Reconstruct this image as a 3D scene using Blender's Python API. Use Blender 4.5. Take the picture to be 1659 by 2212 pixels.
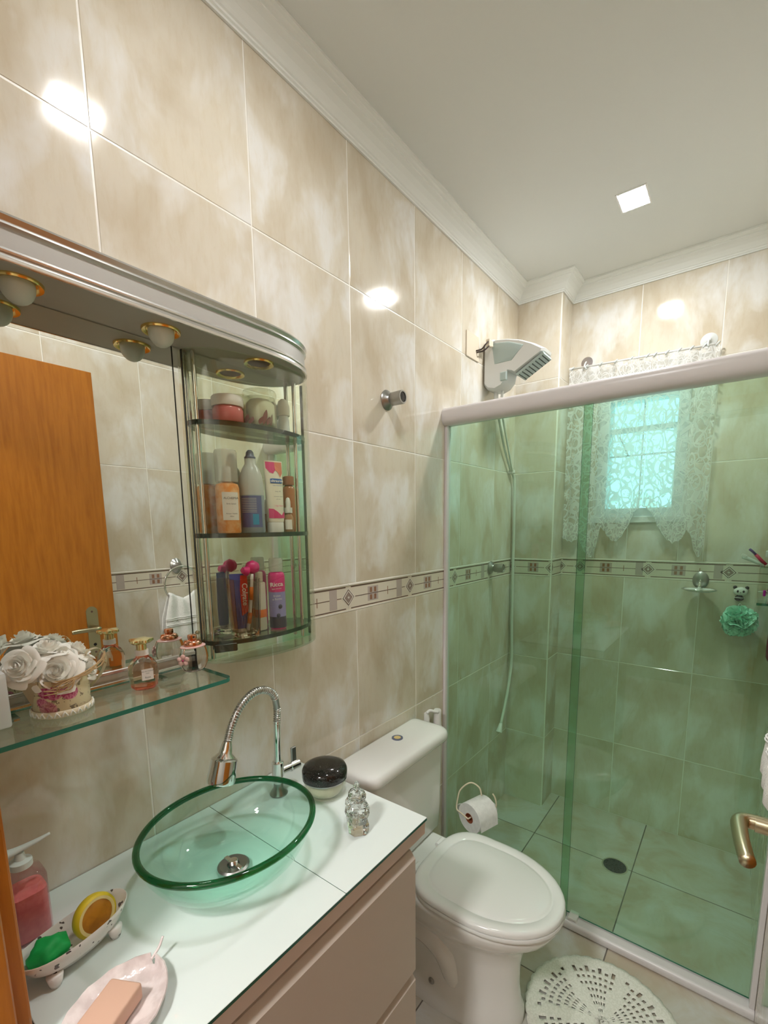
import bpy, bmesh, math, random
from math import sin, cos, pi, sqrt, radians
from mathutils import Vector, Matrix
import numpy as np

sc = bpy.context.scene
C = sc.collection
for o in list(bpy.data.objects): bpy.data.objects.remove(o)
rnd = random.Random(7)

# ---------------------------------------------------------------- camera
YAW, PITCH, ROLL = 0.65683, -0.14906, -0.01239
cam_d = bpy.data.cameras.new('camera'); cam = bpy.data.objects.new('camera', cam_d); C.objects.link(cam)
_F = Vector((-sin(YAW)*cos(PITCH), cos(YAW)*cos(PITCH), sin(PITCH)))
_R = Vector((cos(YAW), sin(YAW), 0)); _U = _R.cross(_F)
_R, _U = cos(ROLL)*_R+sin(ROLL)*_U, -sin(ROLL)*_R+cos(ROLL)*_U
_m = Matrix((_R, _U, -_F)).transposed().to_4x4(); _m.translation = (0.9565, 0.0, 1.5194)
cam.matrix_world = _m
cam_d.sensor_fit = 'HORIZONTAL'; cam_d.sensor_width = 36; cam_d.lens = 994.65/1659*36
cam_d.shift_y = (1285.7-1106)/1659; cam_d.clip_start = 0.01
sc.camera = cam

# ---------------------------------------------------------------- light levels and exposure
w = bpy.data.worlds.new('world'); sc.world = w; w.use_nodes = True
w.node_tree.nodes['Background'].inputs[0].default_value = (0.55, 0.90, 1.0, 1)
w.node_tree.nodes['Background'].inputs[1].default_value = 1.7
sc.view_settings.view_transform = 'Standard'; sc.view_settings.look = 'None'
sc.view_settings.gamma = 1; sc.view_settings.use_curve_mapping = False
sc.view_settings.exposure = 0.42
sc.cycles.transparent_max_bounces = 28; sc.cycles.max_bounces = 16; sc.cycles.transmission_bounces = 14; sc.cycles.glossy_bounces = 8; sc.cycles.diffuse_bounces = 6
L_IN, L_NEAR, L_FILL = 250.0, 185.0, 130.0      # radiance of the two ceiling lamps and of the added fill lamp in the hall

# ---------------------------------------------------------------- materials
def nt(name):
    m = bpy.data.materials.new(name); m.use_nodes = True
    return m, m.node_tree.nodes, m.node_tree.links, m.node_tree.nodes['Principled BSDF']
def mat(name, col, rough=.5, metal=0, **k):
    m, n, l, b = nt(name)
    b.inputs['Base Color'].default_value = (*col, 1); b.inputs['Roughness'].default_value = rough
    b.inputs['Metallic'].default_value = metal
    for a, v in k.items(): b.inputs[a.replace('_', ' ')].default_value = v
    return m
def ramp(n, stops):
    r = n.new('ShaderNodeValToRGB'); e = r.color_ramp.elements
    e[0].position, e[0].color = stops[0][0], (*stops[0][1], 1)
    e[1].position, e[1].color = stops[1][0], (*stops[1][1], 1)
    for p, c in stops[2:]:
        x = e.new(p); x.color = (*c, 1)
    return r
def noise(n, l, vec, scale, detail=4, rough=.5, dist=0):
    t = n.new('ShaderNodeTexNoise'); t.inputs['Scale'].default_value = scale
    t.inputs['Detail'].default_value = detail; t.inputs['Roughness'].default_value = rough
    t.inputs['Distortion'].default_value = dist
    if vec is not None: l.new(vec, t.inputs['Vector'])
    return t
def mix(n, l, fac, a, b, mode='MIX'):
    x = n.new('ShaderNodeMix'); x.data_type = 'RGBA'; x.blend_type = mode
    for i, v in ((0, fac), (6, a), (7, b)):
        if hasattr(v, 'links'): l.new(v, x.inputs[i])
        elif isinstance(v, (int, float)): x.inputs[i].default_value = v
        else: x.inputs[i].default_value = (*v, 1)
    return x.outputs[2]
def bump(n, l, h, strength, dist=.001):
    b = n.new('ShaderNodeBump'); b.inputs['Strength'].default_value = strength; b.inputs['Distance'].default_value = dist
    l.new(h, b.inputs['Height']); return b.outputs[0]
def mapping(n, l, scale=(1, 1, 1), rot=(0, 0, 0), perobj=True, variants=5):
    tc = n.new('ShaderNodeTexCoord'); mp = n.new('ShaderNodeMapping'); l.new(tc.outputs['Object'], mp.inputs[0])
    mp.inputs['Scale'].default_value = scale; mp.inputs['Rotation'].default_value = rot
    if not perobj: return mp.outputs[0]
    oi = n.new('ShaderNodeObjectInfo'); f = n.new('ShaderNodeMath'); f.operation = 'MULTIPLY'; f.inputs[1].default_value = variants
    l.new(oi.outputs['Random'], f.inputs[0]); g = n.new('ShaderNodeMath'); g.operation = 'FLOOR'; l.new(f.outputs[0], g.inputs[0])
    h = n.new('ShaderNodeMath'); h.operation = 'MULTIPLY'; h.inputs[1].default_value = 3.7; l.new(g.outputs[0], h.inputs[0])
    cx = n.new('ShaderNodeCombineXYZ'); l.new(h.outputs[0], cx.inputs[2]); l.new(h.outputs[0], cx.inputs[0])
    ad = n.new('ShaderNodeVectorMath'); l.new(mp.outputs[0], ad.inputs[0]); l.new(cx.outputs[0], ad.inputs[1])
    return ad.outputs[0]

def m_walltile(name='wall_tile', deep=(.60,.525,.405), mid=(.685,.63,.53), light=(.80,.79,.765)):
    m, n, l, b = nt(name)
    v = mapping(n, l, (1.0, 1.0, 1.0))
    v2 = mapping(n, l, (1.25, .8, 1), (0, 0, radians(-30)))
    a = noise(n, l, v2, 4.6, 5, .5, .35)
    r1 = ramp(n, [(.36, deep), (.5, mid), (.62, (mid[0]*1.04, mid[1]*1.04, mid[2]*1.03))]); l.new(a.outputs[0], r1.inputs[0])
    c = noise(n, l, v2, 5.2, 4, .5, .35); r2 = ramp(n, [(.50, (0,0,0)), (.64, (1,1,1))]); l.new(c.outputs[0], r2.inputs[0])
    col = mix(n, l, r2.outputs[0], r1.outputs[0], light)
    v3 = mapping(n, l, (4.2, 1.0, 1))
    s = noise(n, l, v3, 16, 6, .7, .3); r3 = ramp(n, [(.32, (.93,.89,.82)), (.52, (1,1,1))]); l.new(s.outputs[0], r3.inputs[0])
    col = mix(n, l, .6, col, r3.outputs[0], 'MULTIPLY')
    l.new(col, b.inputs['Base Color']); b.inputs['Roughness'].default_value = .09
    b.inputs['Specular IOR Level'].default_value = .55
    q = noise(n, l, v, 9, 2); l.new(bump(n, l, q.outputs[0], .12, .004), b.inputs['Normal'])
    return m
def m_floor():
    m, n, l, b = nt('floor_tile')
    v = mapping(n, l, (1, 1, 1)); a = noise(n, l, v, 5, 5, .6, .6)
    r = ramp(n, [(.36, (.50,.43,.33)), (.5, (.57,.54,.47)), (.63, (.62,.62,.60))]); l.new(a.outputs[0], r.inputs[0])
    l.new(r.outputs[0], b.inputs['Base Color']); b.inputs['Roughness'].default_value = .28
    return m
def m_wood():
    m, n, l, b = nt('door_wood')
    v = mapping(n, l, (14, 14, 1.3), perobj=False); a = noise(n, l, v, 5, 6, .6, .3)
    r = ramp(n, [(.3, (.36,.115,.009)), (.6, (.47,.165,.017)), (.75, (.41,.135,.012))]); l.new(a.outputs[0], r.inputs[0])
    l.new(r.outputs[0], b.inputs['Base Color']); b.inputs['Roughness'].default_value = .32
    return m
def tglass(name, tint, ior=1.5, rough=0.0, gloss=(1, 1, 1)):
    m = bpy.data.materials.new(name); m.use_nodes = True; n, l = m.node_tree.nodes, m.node_tree.links
    n.remove(n['Principled BSDF']); out = n['Material Output']
    t = n.new('ShaderNodeBsdfTransparent'); t.inputs[0].default_value = (*tint, 1)
    g = n.new('ShaderNodeBsdfGlossy'); g.inputs['Roughness'].default_value = rough; g.inputs[0].default_value = (*gloss, 1)
    f = n.new('ShaderNodeFresnel')
    gm = n.new('ShaderNodeNewGeometry'); mr = n.new('ShaderNodeMapRange'); l.new(gm.outputs['Backfacing'], mr.inputs[0])
    mr.inputs[3].default_value = ior; mr.inputs[4].default_value = 1/ior; l.new(mr.outputs[0], f.inputs[0])   # same reflectance on both faces
    x = n.new('ShaderNodeMixShader'); l.new(f.outputs[0], x.inputs[0]); l.new(t.outputs[0], x.inputs[1]); l.new(g.outputs[0], x.inputs[2])
    l.new(x.outputs[0], out.inputs[0]); return m
def emis(name, col, s):
    m = bpy.data.materials.new(name); m.use_nodes = True; n, l = m.node_tree.nodes, m.node_tree.links
    n.remove(n['Principled BSDF']); e = n.new('ShaderNodeEmission'); e.inputs[0].default_value = (*col, 1); e.inputs[1].default_value = s
    l.new(e.outputs[0], n['Material Output'].inputs[0]); return m
def textured(name, c1, c2, scale, rough=.5, bstr=0, bd=.001, metal=0, lo=.4, hi=.6, detail=4, sc3=(1, 1, 1)):
    m, n, l, b = nt(name); v = mapping(n, l, sc3, perobj=False); a = noise(n, l, v, scale, detail)
    r = ramp(n, [(lo, c1), (hi, c2)]); l.new(a.outputs[0], r.inputs[0]); l.new(r.outputs[0], b.inputs['Base Color'])
    b.inputs['Roughness'].default_value = rough; b.inputs['Metallic'].default_value = metal
    if bstr: l.new(bump(n, l, a.outputs[0], bstr, bd), b.inputs['Normal'])
    return m
def m_lace(name, base, motif, scale):   # woven net: see-through ground, dense motifs
    m, n, l, b = nt(name)
    tc = n.new('ShaderNodeTexCoord'); uv = tc.outputs['UV']
    mp = n.new('ShaderNodeMapping'); l.new(uv, mp.inputs[0])
    vo = n.new('ShaderNodeTexVoronoi'); vo.feature = 'DISTANCE_TO_EDGE'; vo.inputs['Scale'].default_value = scale; l.new(mp.outputs[0], vo.inputs['Vector'])
    r1 = ramp(n, [(.05, (1,1,1)), (.075, (0,0,0))]); l.new(vo.outputs[0], r1.inputs[0])
    v2 = n.new('ShaderNodeTexVoronoi'); v2.inputs['Scale'].default_value = scale*.55; l.new(mp.outputs[0], v2.inputs['Vector'])
    w2 = n.new('ShaderNodeMath'); w2.operation = 'MULTIPLY'; w2.inputs[1].default_value = 21; l.new(v2.outputs['Distance'], w2.inputs[0])
    s2 = n.new('ShaderNodeMath'); s2.operation = 'SINE'; l.new(w2.outputs[0], s2.inputs[0])
    r2 = ramp(n, [(.62, (0,0,0)), (.76, (1,1,1))]); l.new(s2.outputs[0], r2.inputs[0])
    nz = noise(n, l, mp.outputs[0], scale*1.1, 2, .5, 2.2); r3 = ramp(n, [(.60, (0,0,0)), (.63, (1,1,1))]); l.new(nz.outputs[0], r3.inputs[0])
    c = mix(n, l, 1.0, r1.outputs[0], r2.outputs[0], 'LIGHTEN'); c = mix(n, l, 1.0, c, r3.outputs[0], 'LIGHTEN')
    rg = n.new('ShaderNodeMapRange'); rg.inputs[3].default_value = base; rg.inputs[4].default_value = motif; l.new(c, rg.inputs[0])
    b.inputs['Base Color'].default_value = (.86, .87, .87, 1); b.inputs['Roughness'].default_value = .8
    tl = n.new('ShaderNodeBsdfTranslucent'); tl.inputs[0].default_value = (.8, .85, .88, 1)
    mx = n.new('ShaderNodeMixShader'); mx.inputs[0].default_value = .35; l.new(b.outputs[0], mx.inputs[1]); l.new(tl.outputs[0], mx.inputs[2])
    tr = n.new('ShaderNodeBsdfTransparent'); m2 = n.new('ShaderNodeMixShader'); l.new(rg.outputs[0], m2.inputs[0])
    l.new(tr.outputs[0], m2.inputs[1]); l.new(mx.outputs[0], m2.inputs[2]); l.new(m2.outputs[0], n['Material Output'].inputs[0])
    return m
def m_roseprint():
    m, n, l, b = nt('rose_print'); v = mapping(n, l, perobj=False)
    vo = n.new('ShaderNodeTexVoronoi'); vo.inputs['Scale'].default_value = 40; l.new(v, vo.inputs['Vector'])
    nz = noise(n, l, v, 160, 3, .6, 1.2)
    rose = ramp(n, [(.40, (.42,.03,.13)), (.60, (.72,.28,.40))]); l.new(nz.outputs[0], rose.inputs[0])
    r = ramp(n, [(.50, (1,1,1)), (.56, (0,0,0))]); l.new(vo.outputs['Distance'], r.inputs[0])
    sep = n.new('ShaderNodeSeparateColor'); l.new(vo.outputs['Color'], sep.inputs[0])
    k = ramp(n, [(.42, (0,0,0)), (.44, (1,1,1))]); l.new(sep.outputs[0], k.inputs[0])
    f = mix(n, l, 1.0, r.outputs[0], k.outputs[0], 'MULTIPLY')
    lf = noise(n, l, v, 85, 3, .5, 1.5); lr = ramp(n, [(.58, (0,0,0)), (.61, (1,1,1))]); l.new(lf.outputs[0], lr.inputs[0])
    base = mix(n, l, lr.outputs[0], (.72,.62,.40), (.26,.20,.13))
    l.new(mix(n, l, f, base, rose.outputs[0]), b.inputs['Base Color']); b.inputs['Roughness'].default_value = .45
    return m
M = dict(
    tile=m_walltile(), floor=m_floor(), wood=m_wood(), roseprint=m_roseprint(),
    grout=mat('grout', (.88,.86,.81), .35), fgrout=mat('floor_grout', (.17,.15,.13), .8),
    ceil=mat('ceiling_paint', (.74,.755,.735), .9), cornice=mat('cornice_paint', (.84,.86,.84), .7),
    ceramic=mat('ceramic', (.82,.83,.82), .07), plastic=mat('white_plastic', (.80,.80,.79), .28),
    enamel=mat('rail_enamel', (.72,.69,.71), .3), seat=mat('seat_plastic', (.80,.82,.81), .14),
    chrome=mat('chrome', (.78,.79,.79), .09, 1), satin=mat('satin_metal', (.42,.42,.41), .3, 1),
    silver=mat('canopy_silver', (.50,.50,.485), .42, .25), bead=mat('canopy_bead', (.70,.69,.68), .2, .85),
    under=mat('canopy_underside', (.42,.41,.36), .5, .3),
    gold=mat('gold', (.85,.62,.22), .2, 1), brass=mat('aged_brass', (.50,.47,.32), .28, 1),
    palegold=mat('pale_gold', (.88,.78,.42), .22, 1), rosegold=mat('rose_gold', (.80,.42,.28), .15, 1),
    laminate=mat('beige_laminate', (.55,.485,.43), .4), laminedge=mat('beige_edge', (.64,.545,.50), .35),
    counter=mat('white_glass_top', (.70,.77,.755), .04), cedge=mat('glass_edge', (.02,.12,.09), .1),
    mirror=mat('mirror', (.86,.88,.84), .004, 1), black=mat('black', (.012,.012,.012), .25),
    shower=tglass('shower_glass', (.745,.885,.785), 1.45), gedge=mat('shower_glass_edge', (.02,.16,.10), .15),
    clear=tglass('clear_glass', (.985,.99,.985), 1.5), thinglass=mat('thin_bottle_glass', (.985,.985,.985), .01, Transmission_Weight=1.0, IOR=1.12), solidglass=mat('solid_glass', (.97,.98,.97), .01, Transmission_Weight=1.0, IOR=1.28), shelfglass=tglass('shelf_glass', (.90,.96,.93), 1.5),
    doorglass=tglass('cabinet_door_glass', (.955,.978,.935), 1.45), smoke=tglass('smoked_shelf_glass', (.62,.66,.58), 1.6),
    smokeedge=mat('smoked_edge', (.035,.045,.038), .12), shelfedge=mat('shelf_edge', (.03,.20,.15), .1),
    basin=tglass('basin_glass', (.83,.965,.915), 1.5), rim=tglass('basin_rim_glass', (.07,.40,.22), 1.6),
    print_cream=mat('border_cream', (.74,.68,.58), .15), print_line=mat('border_line', (.17,.11,.09), .2),
    print_grey=mat('border_grey', (.50,.43,.40), .2), print_brown=mat('border_brown', (.32,.17,.11), .2), print_white=mat('border_white', (.84,.80,.74), .15),
    frost=mat('frosted_bulb', (.60,.64,.56), .45), wax=mat('frosted_plastic', (.72,.76,.76), .3),
    paper=textured('paper', (.80,.80,.80), (.86,.86,.86), 60, .95, .3, .001), cardboard=mat('cardboard_core', (.34,.10,.045), .8),
    cotton=textured('crochet_cotton', (.78,.78,.71), (.88,.88,.82), 180, .95, .35, .001),
    towel=textured('terry', (.78,.78,.77), (.90,.90,.89), 420, .98, .8, .003),
    lace=m_lace('lace', .20, .84, 20), lacedense=m_lace('lace_dense', .5, .95, 30),
    petal=mat('petal', (.97,.965,.91), .5, Transmission_Weight=0.0, Emission_Strength=0.0), twine=mat('raffia', (.55,.38,.20), .8), cream=mat('cream_felt', (.80,.72,.54), .7),
    loof=mat('mint_net', (.50,.90,.76), .7), red=mat('dark_red', (.22,.02,.05), .5),
    speckle=textured('speckled_glaze', (.12,.10,.10), (.84,.81,.79), 95, .2, lo=.315, hi=.33, detail=1),
    green=mat('green_foam', (.0,.36,.07), .6), yellow=mat('yellow_rind', (.72,.55,.02), .5), pith=mat('lemon_pith', (.80,.68,.30), .5),
    amber=textured('amber_pulp', (.55,.24,.02), (.38,.15,.015), 45, .4), soap=mat('pink_soap', (.62,.39,.29), .55),
    leaf=textured('pearl_leaf', (.60,.51,.50), (.74,.66,.65), 38, .15, .5, .004), pinkgel=textured('pink_gel', (.80,.27,.27), (.88,.36,.33), 70, .35, lo=.35, hi=.65),
    pinkclear=tglass('pink_clear', (.93,.76,.79), 1.5), peach=tglass('peach_liquid', (.95,.82,.72), 1.15), coral=tglass('coral_base', (.95,.55,.45), 1.3),
    pale=tglass('pale_liquid', (.93,.89,.87), 1.15), blush=mat('blush', (.86,.56,.54), .3), label=mat('label_white', (.84,.80,.78), .4),
    ink=mat('ink', (.10,.10,.10), .6), orangeliq=textured('orange_liquid', (.82,.33,.10), (.86,.50,.26), 60, .3, lo=.4, hi=.6),
    capclear=mat('cap_clear', (.66,.66,.62), .15, Alpha=.45), bluebot=mat('blue_bottle', (.30,.37,.43), .35), bluegray=mat('milky_bottle', (.52,.54,.52), .3),
    navy=mat('navy_print', (.10,.12,.30), .4), cyan=mat('cyan_print', (.02,.30,.55), .4), slate=mat('slate_cap', (.14,.16,.24), .4),
    tubew=mat('tube_white', (.84,.79,.68), .35), magenta=mat('magenta', (.70,.04,.20), .4), logo=mat('logo_blue', (.03,.14,.45), .4),
    coralprint=mat('coral_print', (.78,.25,.16), .4), pinkjar=mat('pink_jar', (.55,.15,.16), .25), jarlid=mat('jar_lid', (.78,.74,.74), .4),
    brown=mat('brown_leaf', (.20,.06,.045), .4), plum=mat('plum', (.13,.08,.10), .4), ivory=mat('ivory_cotton', (.74,.72,.62), .6),
    bluetube=mat('blue_tube', (.03,.08,.38), .3), redtube=mat('red_tube', (.62,.02,.03), .3), hotpink=mat('hot_pink', (.72,.02,.22), .35),
    violet=mat('violet_print', (.33,.30,.62), .35), darkberry=mat('dark_berry', (.06,.05,.09), .3), orange=mat('orange_plastic', (.85,.20,.02), .35),
    beige=mat('switch_cream', (.76,.68,.55), .4), wire=mat('dark_wire', (.03,.012,.01), .5), facegrey=mat('spray_face', (.44,.53,.51), .3),
    showerbody=mat('shower_plastic', (.76,.77,.76), .18), hose=mat('white_hose', (.70,.74,.68), .4), drain=mat('drain_metal', (.022,.03,.03), .6, 0), taupe=mat('border_taupe', (.33,.25,.22), .2),
    jarblack=textured('glitter_black', (.006,.006,.005), (.06,.05,.045), 500, .08, lo=.5, hi=.75),
    jarglass=tglass('jar_glass', (.93,.935,.89), 1.5), crystal=mat('crystal', (.97,.985,.98), .01, Transmission_Weight=1.0, IOR=1.5),
    hallwall=mat('hall_paint', (.42,.40,.36), .8), brownpost=mat('handle_shadow', (.20,.12,.12), .3, .8),  # last one: dark brown metal of the door latch and plate screws
    winframe=mat('window_frame', (.75,.78,.80), .4), acrylic=mat('crystal_acrylic', (.82,.76,.72), .02, Transmission_Weight=1.0, IOR=1.3),
)

# ---------------------------------------------------------------- mesh helpers
def obj(name, bm, m, parent=None, smooth=False, autosm=None):
    me = bpy.data.meshes.new(name)
    bm.normal_update(); bm.to_mesh(me); bm.free()
    for x in (m if isinstance(m, (list, tuple)) else [m]): me.materials.append(x)
    if smooth:
        me.polygons.foreach_set('use_smooth', [True]*len(me.polygons))
        if autosm is not None: me.set_sharp_from_angle(angle=radians(autosm))
    o = bpy.data.objects.new(name, me); C.objects.link(o)
    if parent: o.parent = parent; o.matrix_parent_inverse = parent.matrix_world.inverted()
    return o
def thing(name, label, cat, loc=(0, 0, 0), group=None):
    o = bpy.data.objects.new(name, None); C.objects.link(o); o.location = loc; o.empty_display_size = .03
    o.matrix_world = Matrix.Translation(loc)
    o['label'] = label; o['category'] = cat
    if group: o['group'] = group
    return o
def tag(o, label, cat, group=None, kind=None):
    o['label'] = label; o['category'] = cat
    if group: o['group'] = group
    if kind: o['kind'] = kind
    return o
def struct(o, label=None):
    o['kind'] = 'structure'
    if label: o['label'] = label
    return o
def bx(x0, x1, y0, y1, z0, z1, bev=0, seg=2, bm=None, mi=0, rot=None):
    b = bmesh.new(); bmesh.ops.create_cube(b, size=1)
    for v in b.verts: v.co = ((x0+x1)/2+v.co.x*(x1-x0), (y0+y1)/2+v.co.y*(y1-y0), (z0+z1)/2+v.co.z*(z1-z0))
    if bev: bmesh.ops.bevel(b, geom=b.edges[:], offset=bev, segments=seg, affect='EDGES', profile=.5)
    for f in b.faces: f.material_index = mi
    if rot is not None:
        ctr = Vector(((x0+x1)/2, (y0+y1)/2, (z0+z1)/2))
        for v in b.verts: v.co = ctr+rot@(v.co-ctr)
    return join(bm, b)
def join(bm, b):
    if bm is None: return b
    me = bpy.data.meshes.new('tmp'); b.to_mesh(me); b.free(); bm.from_mesh(me); bpy.data.meshes.remove(me); return bm
def rings(bm, loops, cap0=True, cap1=True, closed=True, mi=0, wrap=False):
    V = [[bm.verts.new(p) for p in lp] for lp in loops]; n = len(V[0])
    pairs = list(zip(V[:-1], V[1:]))+([(V[-1], V[0])] if wrap else [])
    for a, b in pairs:
        for i in range(n if closed else n-1):
            j = (i+1) % n; f = bm.faces.new((a[i], a[j], b[j], b[i])); f.material_index = mi
    if not wrap:
        if cap0: f = bm.faces.new(V[0][::-1]); f.material_index = mi
        if cap1: f = bm.faces.new(V[-1]); f.material_index = mi
    return V
def lathe(prof, n=32, loc=(0, 0, 0), sx=1, sy=1, bm=None, mi=0, rot=None, fn=None):
    b = bmesh.new(); loops = []
    for r, z in prof:
        lp = []
        for i in range(n):
            a = 2*pi*i/n; rr = max(r, 1e-5)*(fn(a, z) if fn else 1)
            v = Vector((rr*cos(a)*sx, rr*sin(a)*sy, z))
            if rot is not None: v = rot@v
            lp.append(v+Vector(loc))
        loops.append(lp)
    rings(b, loops, cap0=prof[0][0] < 1e-3, cap1=prof[-1][0] < 1e-3, mi=mi)
    bmesh.ops.recalc_face_normals(b, faces=b.faces[:])
    return join(bm, b)
def catmull(pts, n=8):
    P = [Vector(p) for p in pts]; P = [P[0]*2-P[1]]+P+[P[-1]*2-P[-2]]; out = []
    for i in range(1, len(P)-2):
        for k in range(n):
            t = k/n; a, b, c, d = P[i-1:i+3]
            out.append(.5*((2*b)+(c-a)*t+(2*a-5*b+4*c-d)*t*t+(3*b-a-3*c+d)*t**3))
    out.append(P[-2]); return out
def tube(pts, r, n=12, bm=None, mi=0, closed=False, flat=1.0):
    P = [Vector(p) for p in pts]; b = bmesh.new(); loops = []; m = len(P)
    rr = r if callable(r) else (lambda t: r)
    up = None
    for i, p in enumerate(P):
        if closed: t = (P[(i+1) % m]-P[i-1]).normalized()
        else: t = (P[min(i+1, m-1)]-P[max(i-1, 0)]).normalized()
        if up is None:
            up = Vector((0, 0, 1)) if abs(t.z) < .9 else Vector((1, 0, 0))
        s = t.cross(up).normalized(); up = s.cross(t).normalized(); q = rr(i/max(1, m-1))
        loops.append([p+q*(cos(2*pi*k/n)*s+sin(2*pi*k/n)*up*flat) for k in range(n)])
    rings(b, loops, mi=mi, wrap=closed)
    bmesh.ops.recalc_face_normals(b, faces=b.faces[:])
    return join(bm, b)
def cyl(p0, p1, r, n=20, bm=None, mi=0, r1=None, bev=0):
    p0, p1 = Vector(p0), Vector(p1); L = (p1-p0).length; r1 = r if r1 is None else r1
    q = (p1-p0).to_track_quat('Z', 'Y').to_matrix()
    pr = [(0, 0), (r-bev, 0), (r, bev), (r1, L-bev), (r1-bev, L), (0, L)] if bev else [(0, 0), (r, 0), (r1, L), (0, L)]
    return lathe(pr, n, p0, bm=bm, mi=mi, rot=q)
def prism(poly, h0, h1, axis='z', bm=None, mi=0, mis=None):
    b = bmesh.new()
    f = {'z': lambda u, v, h: (u, v, h), 'y': lambda u, v, h: (u, h, v), 'x': lambda u, v, h: (h, u, v)}[axis]
    rings(b, [[f(u, v, h0) for u, v in poly], [f(u, v, h1) for u, v in poly]], mi=mi)
    if mis is not None:
        for fc in b.faces:
            if len(fc.verts) == 4 and len(poly) != 4: fc.material_index = mis
    bmesh.ops.recalc_face_normals(b, faces=b.faces[:])
    return join(bm, b)
def ico(c, r, sub=2, sc3=(1, 1, 1), bm=None, mi=0, fn=None):
    b = bmesh.new(); bmesh.ops.create_icosphere(b, subdivisions=sub, radius=1)
    for v in b.verts:
        k = fn(v.co) if fn else 1
        v.co = Vector((c[0]+v.co.x*r*sc3[0]*k, c[1]+v.co.y*r*sc3[1]*k, c[2]+v.co.z*r*sc3[2]*k))
    for f in b.faces: f.material_index = mi
    return join(bm, b)
def facing(phi):
    n = Vector((cos(phi), sin(phi), 0)); r = Vector((0, 0, 1)).cross(n)
    return Matrix((r, Vector((0, 0, 1)), n)).transposed()
def text(s, size, m, parent, loc, R, name='lettering', spin=0, bold=0, width=1):
    cu = bpy.data.curves.new('t', 'FONT'); cu.body = s; cu.size = size; cu.align_x = 'CENTER'; cu.align_y = 'CENTER'; cu.offset = bold
    to = bpy.data.objects.new('t', cu); C.objects.link(to)
    dg = bpy.context.evaluated_depsgraph_get(); me = bpy.data.meshes.new_from_object(to.evaluated_get(dg)); bpy.data.objects.remove(to)
    me.name = name; me.materials.clear(); me.materials.append(m)
    R4 = (R@Matrix.Rotation(spin, 3, 'Z')).to_4x4()@Matrix.Diagonal((width, 1, 1, 1))
    me.transform(Matrix.Translation(loc)@R4)
    o = bpy.data.objects.new(name, me); C.objects.link(o)
    if parent: o.parent = parent; o.matrix_parent_inverse = parent.matrix_world.inverted()
    return o
def arcband(cx, cy, r, z0, z1, a0, a1, n=14, bm=None, mi=0):
    """a curved label lying on a cylinder"""
    b = bmesh.new(); A = [[b.verts.new((cx+r*cos(a0+(a1-a0)*i/n), cy+r*sin(a0+(a1-a0)*i/n), z)) for i in range(n+1)] for z in (z0, z1)]
    for i in range(n):
        f = b.faces.new((A[0][i], A[0][i+1], A[1][i+1], A[1][i])); f.material_index = mi
    return join(bm, b)

# ================================================================ THE ROOM
W, YK, YF, XK, Y0 = 1.113, 2.3432, 2.502, 0.2124, 0.10
ZC, ZCEIL = 2.5757, 2.640
ZA, ZB, ZS, ZT, ZD, ZE = 2.2064, 1.7751, 1.3438, 1.2578, 0.8265, 0.3951
TW, TY0 = 0.3386, 0.4147
G = .0015
_tm = {}
def tile_mesh(w, h, d=.003, mats=('tile',)):
    k = (round(w, 4), round(h, 4), mats)
    if k in _tm: return _tm[k]
    b = bmesh.new(); c = .0012; x, y = w/2-G, h/2-G
    rings(b, [[(-x, -y, 0), (x, -y, 0), (x, y, 0), (-x, y, 0)], [(-x, -y, d-c), (x, -y, d-c), (x, y, d-c), (-x, y, d-c)],
              [(-x+c, -y+c, d), (x-c, -y+c, d), (x-c, y-c, d), (-x+c, y-c, d)]], cap0=False)
    me = bpy.data.meshes.new('tile'); b.to_mesh(me); b.free()
    for m in mats: me.materials.append(M[m])
    _tm[k] = me; return me
def frame_of(origin, u, n):
    u, n = Vector(u), Vector(n); v = Vector((0, 0, 1)) if abs(n.z) < .5 else n.cross(u)
    m = Matrix((u, v, n)).transposed().to_4x4(); m.translation = origin; return m
def place(me, name, M4, parent):
    o = bpy.data.objects.new(name, me); C.objects.link(o); o.parent = parent; o.matrix_parent_inverse = parent.matrix_world.inverted()
    o.matrix_basis = M4; return o
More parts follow.
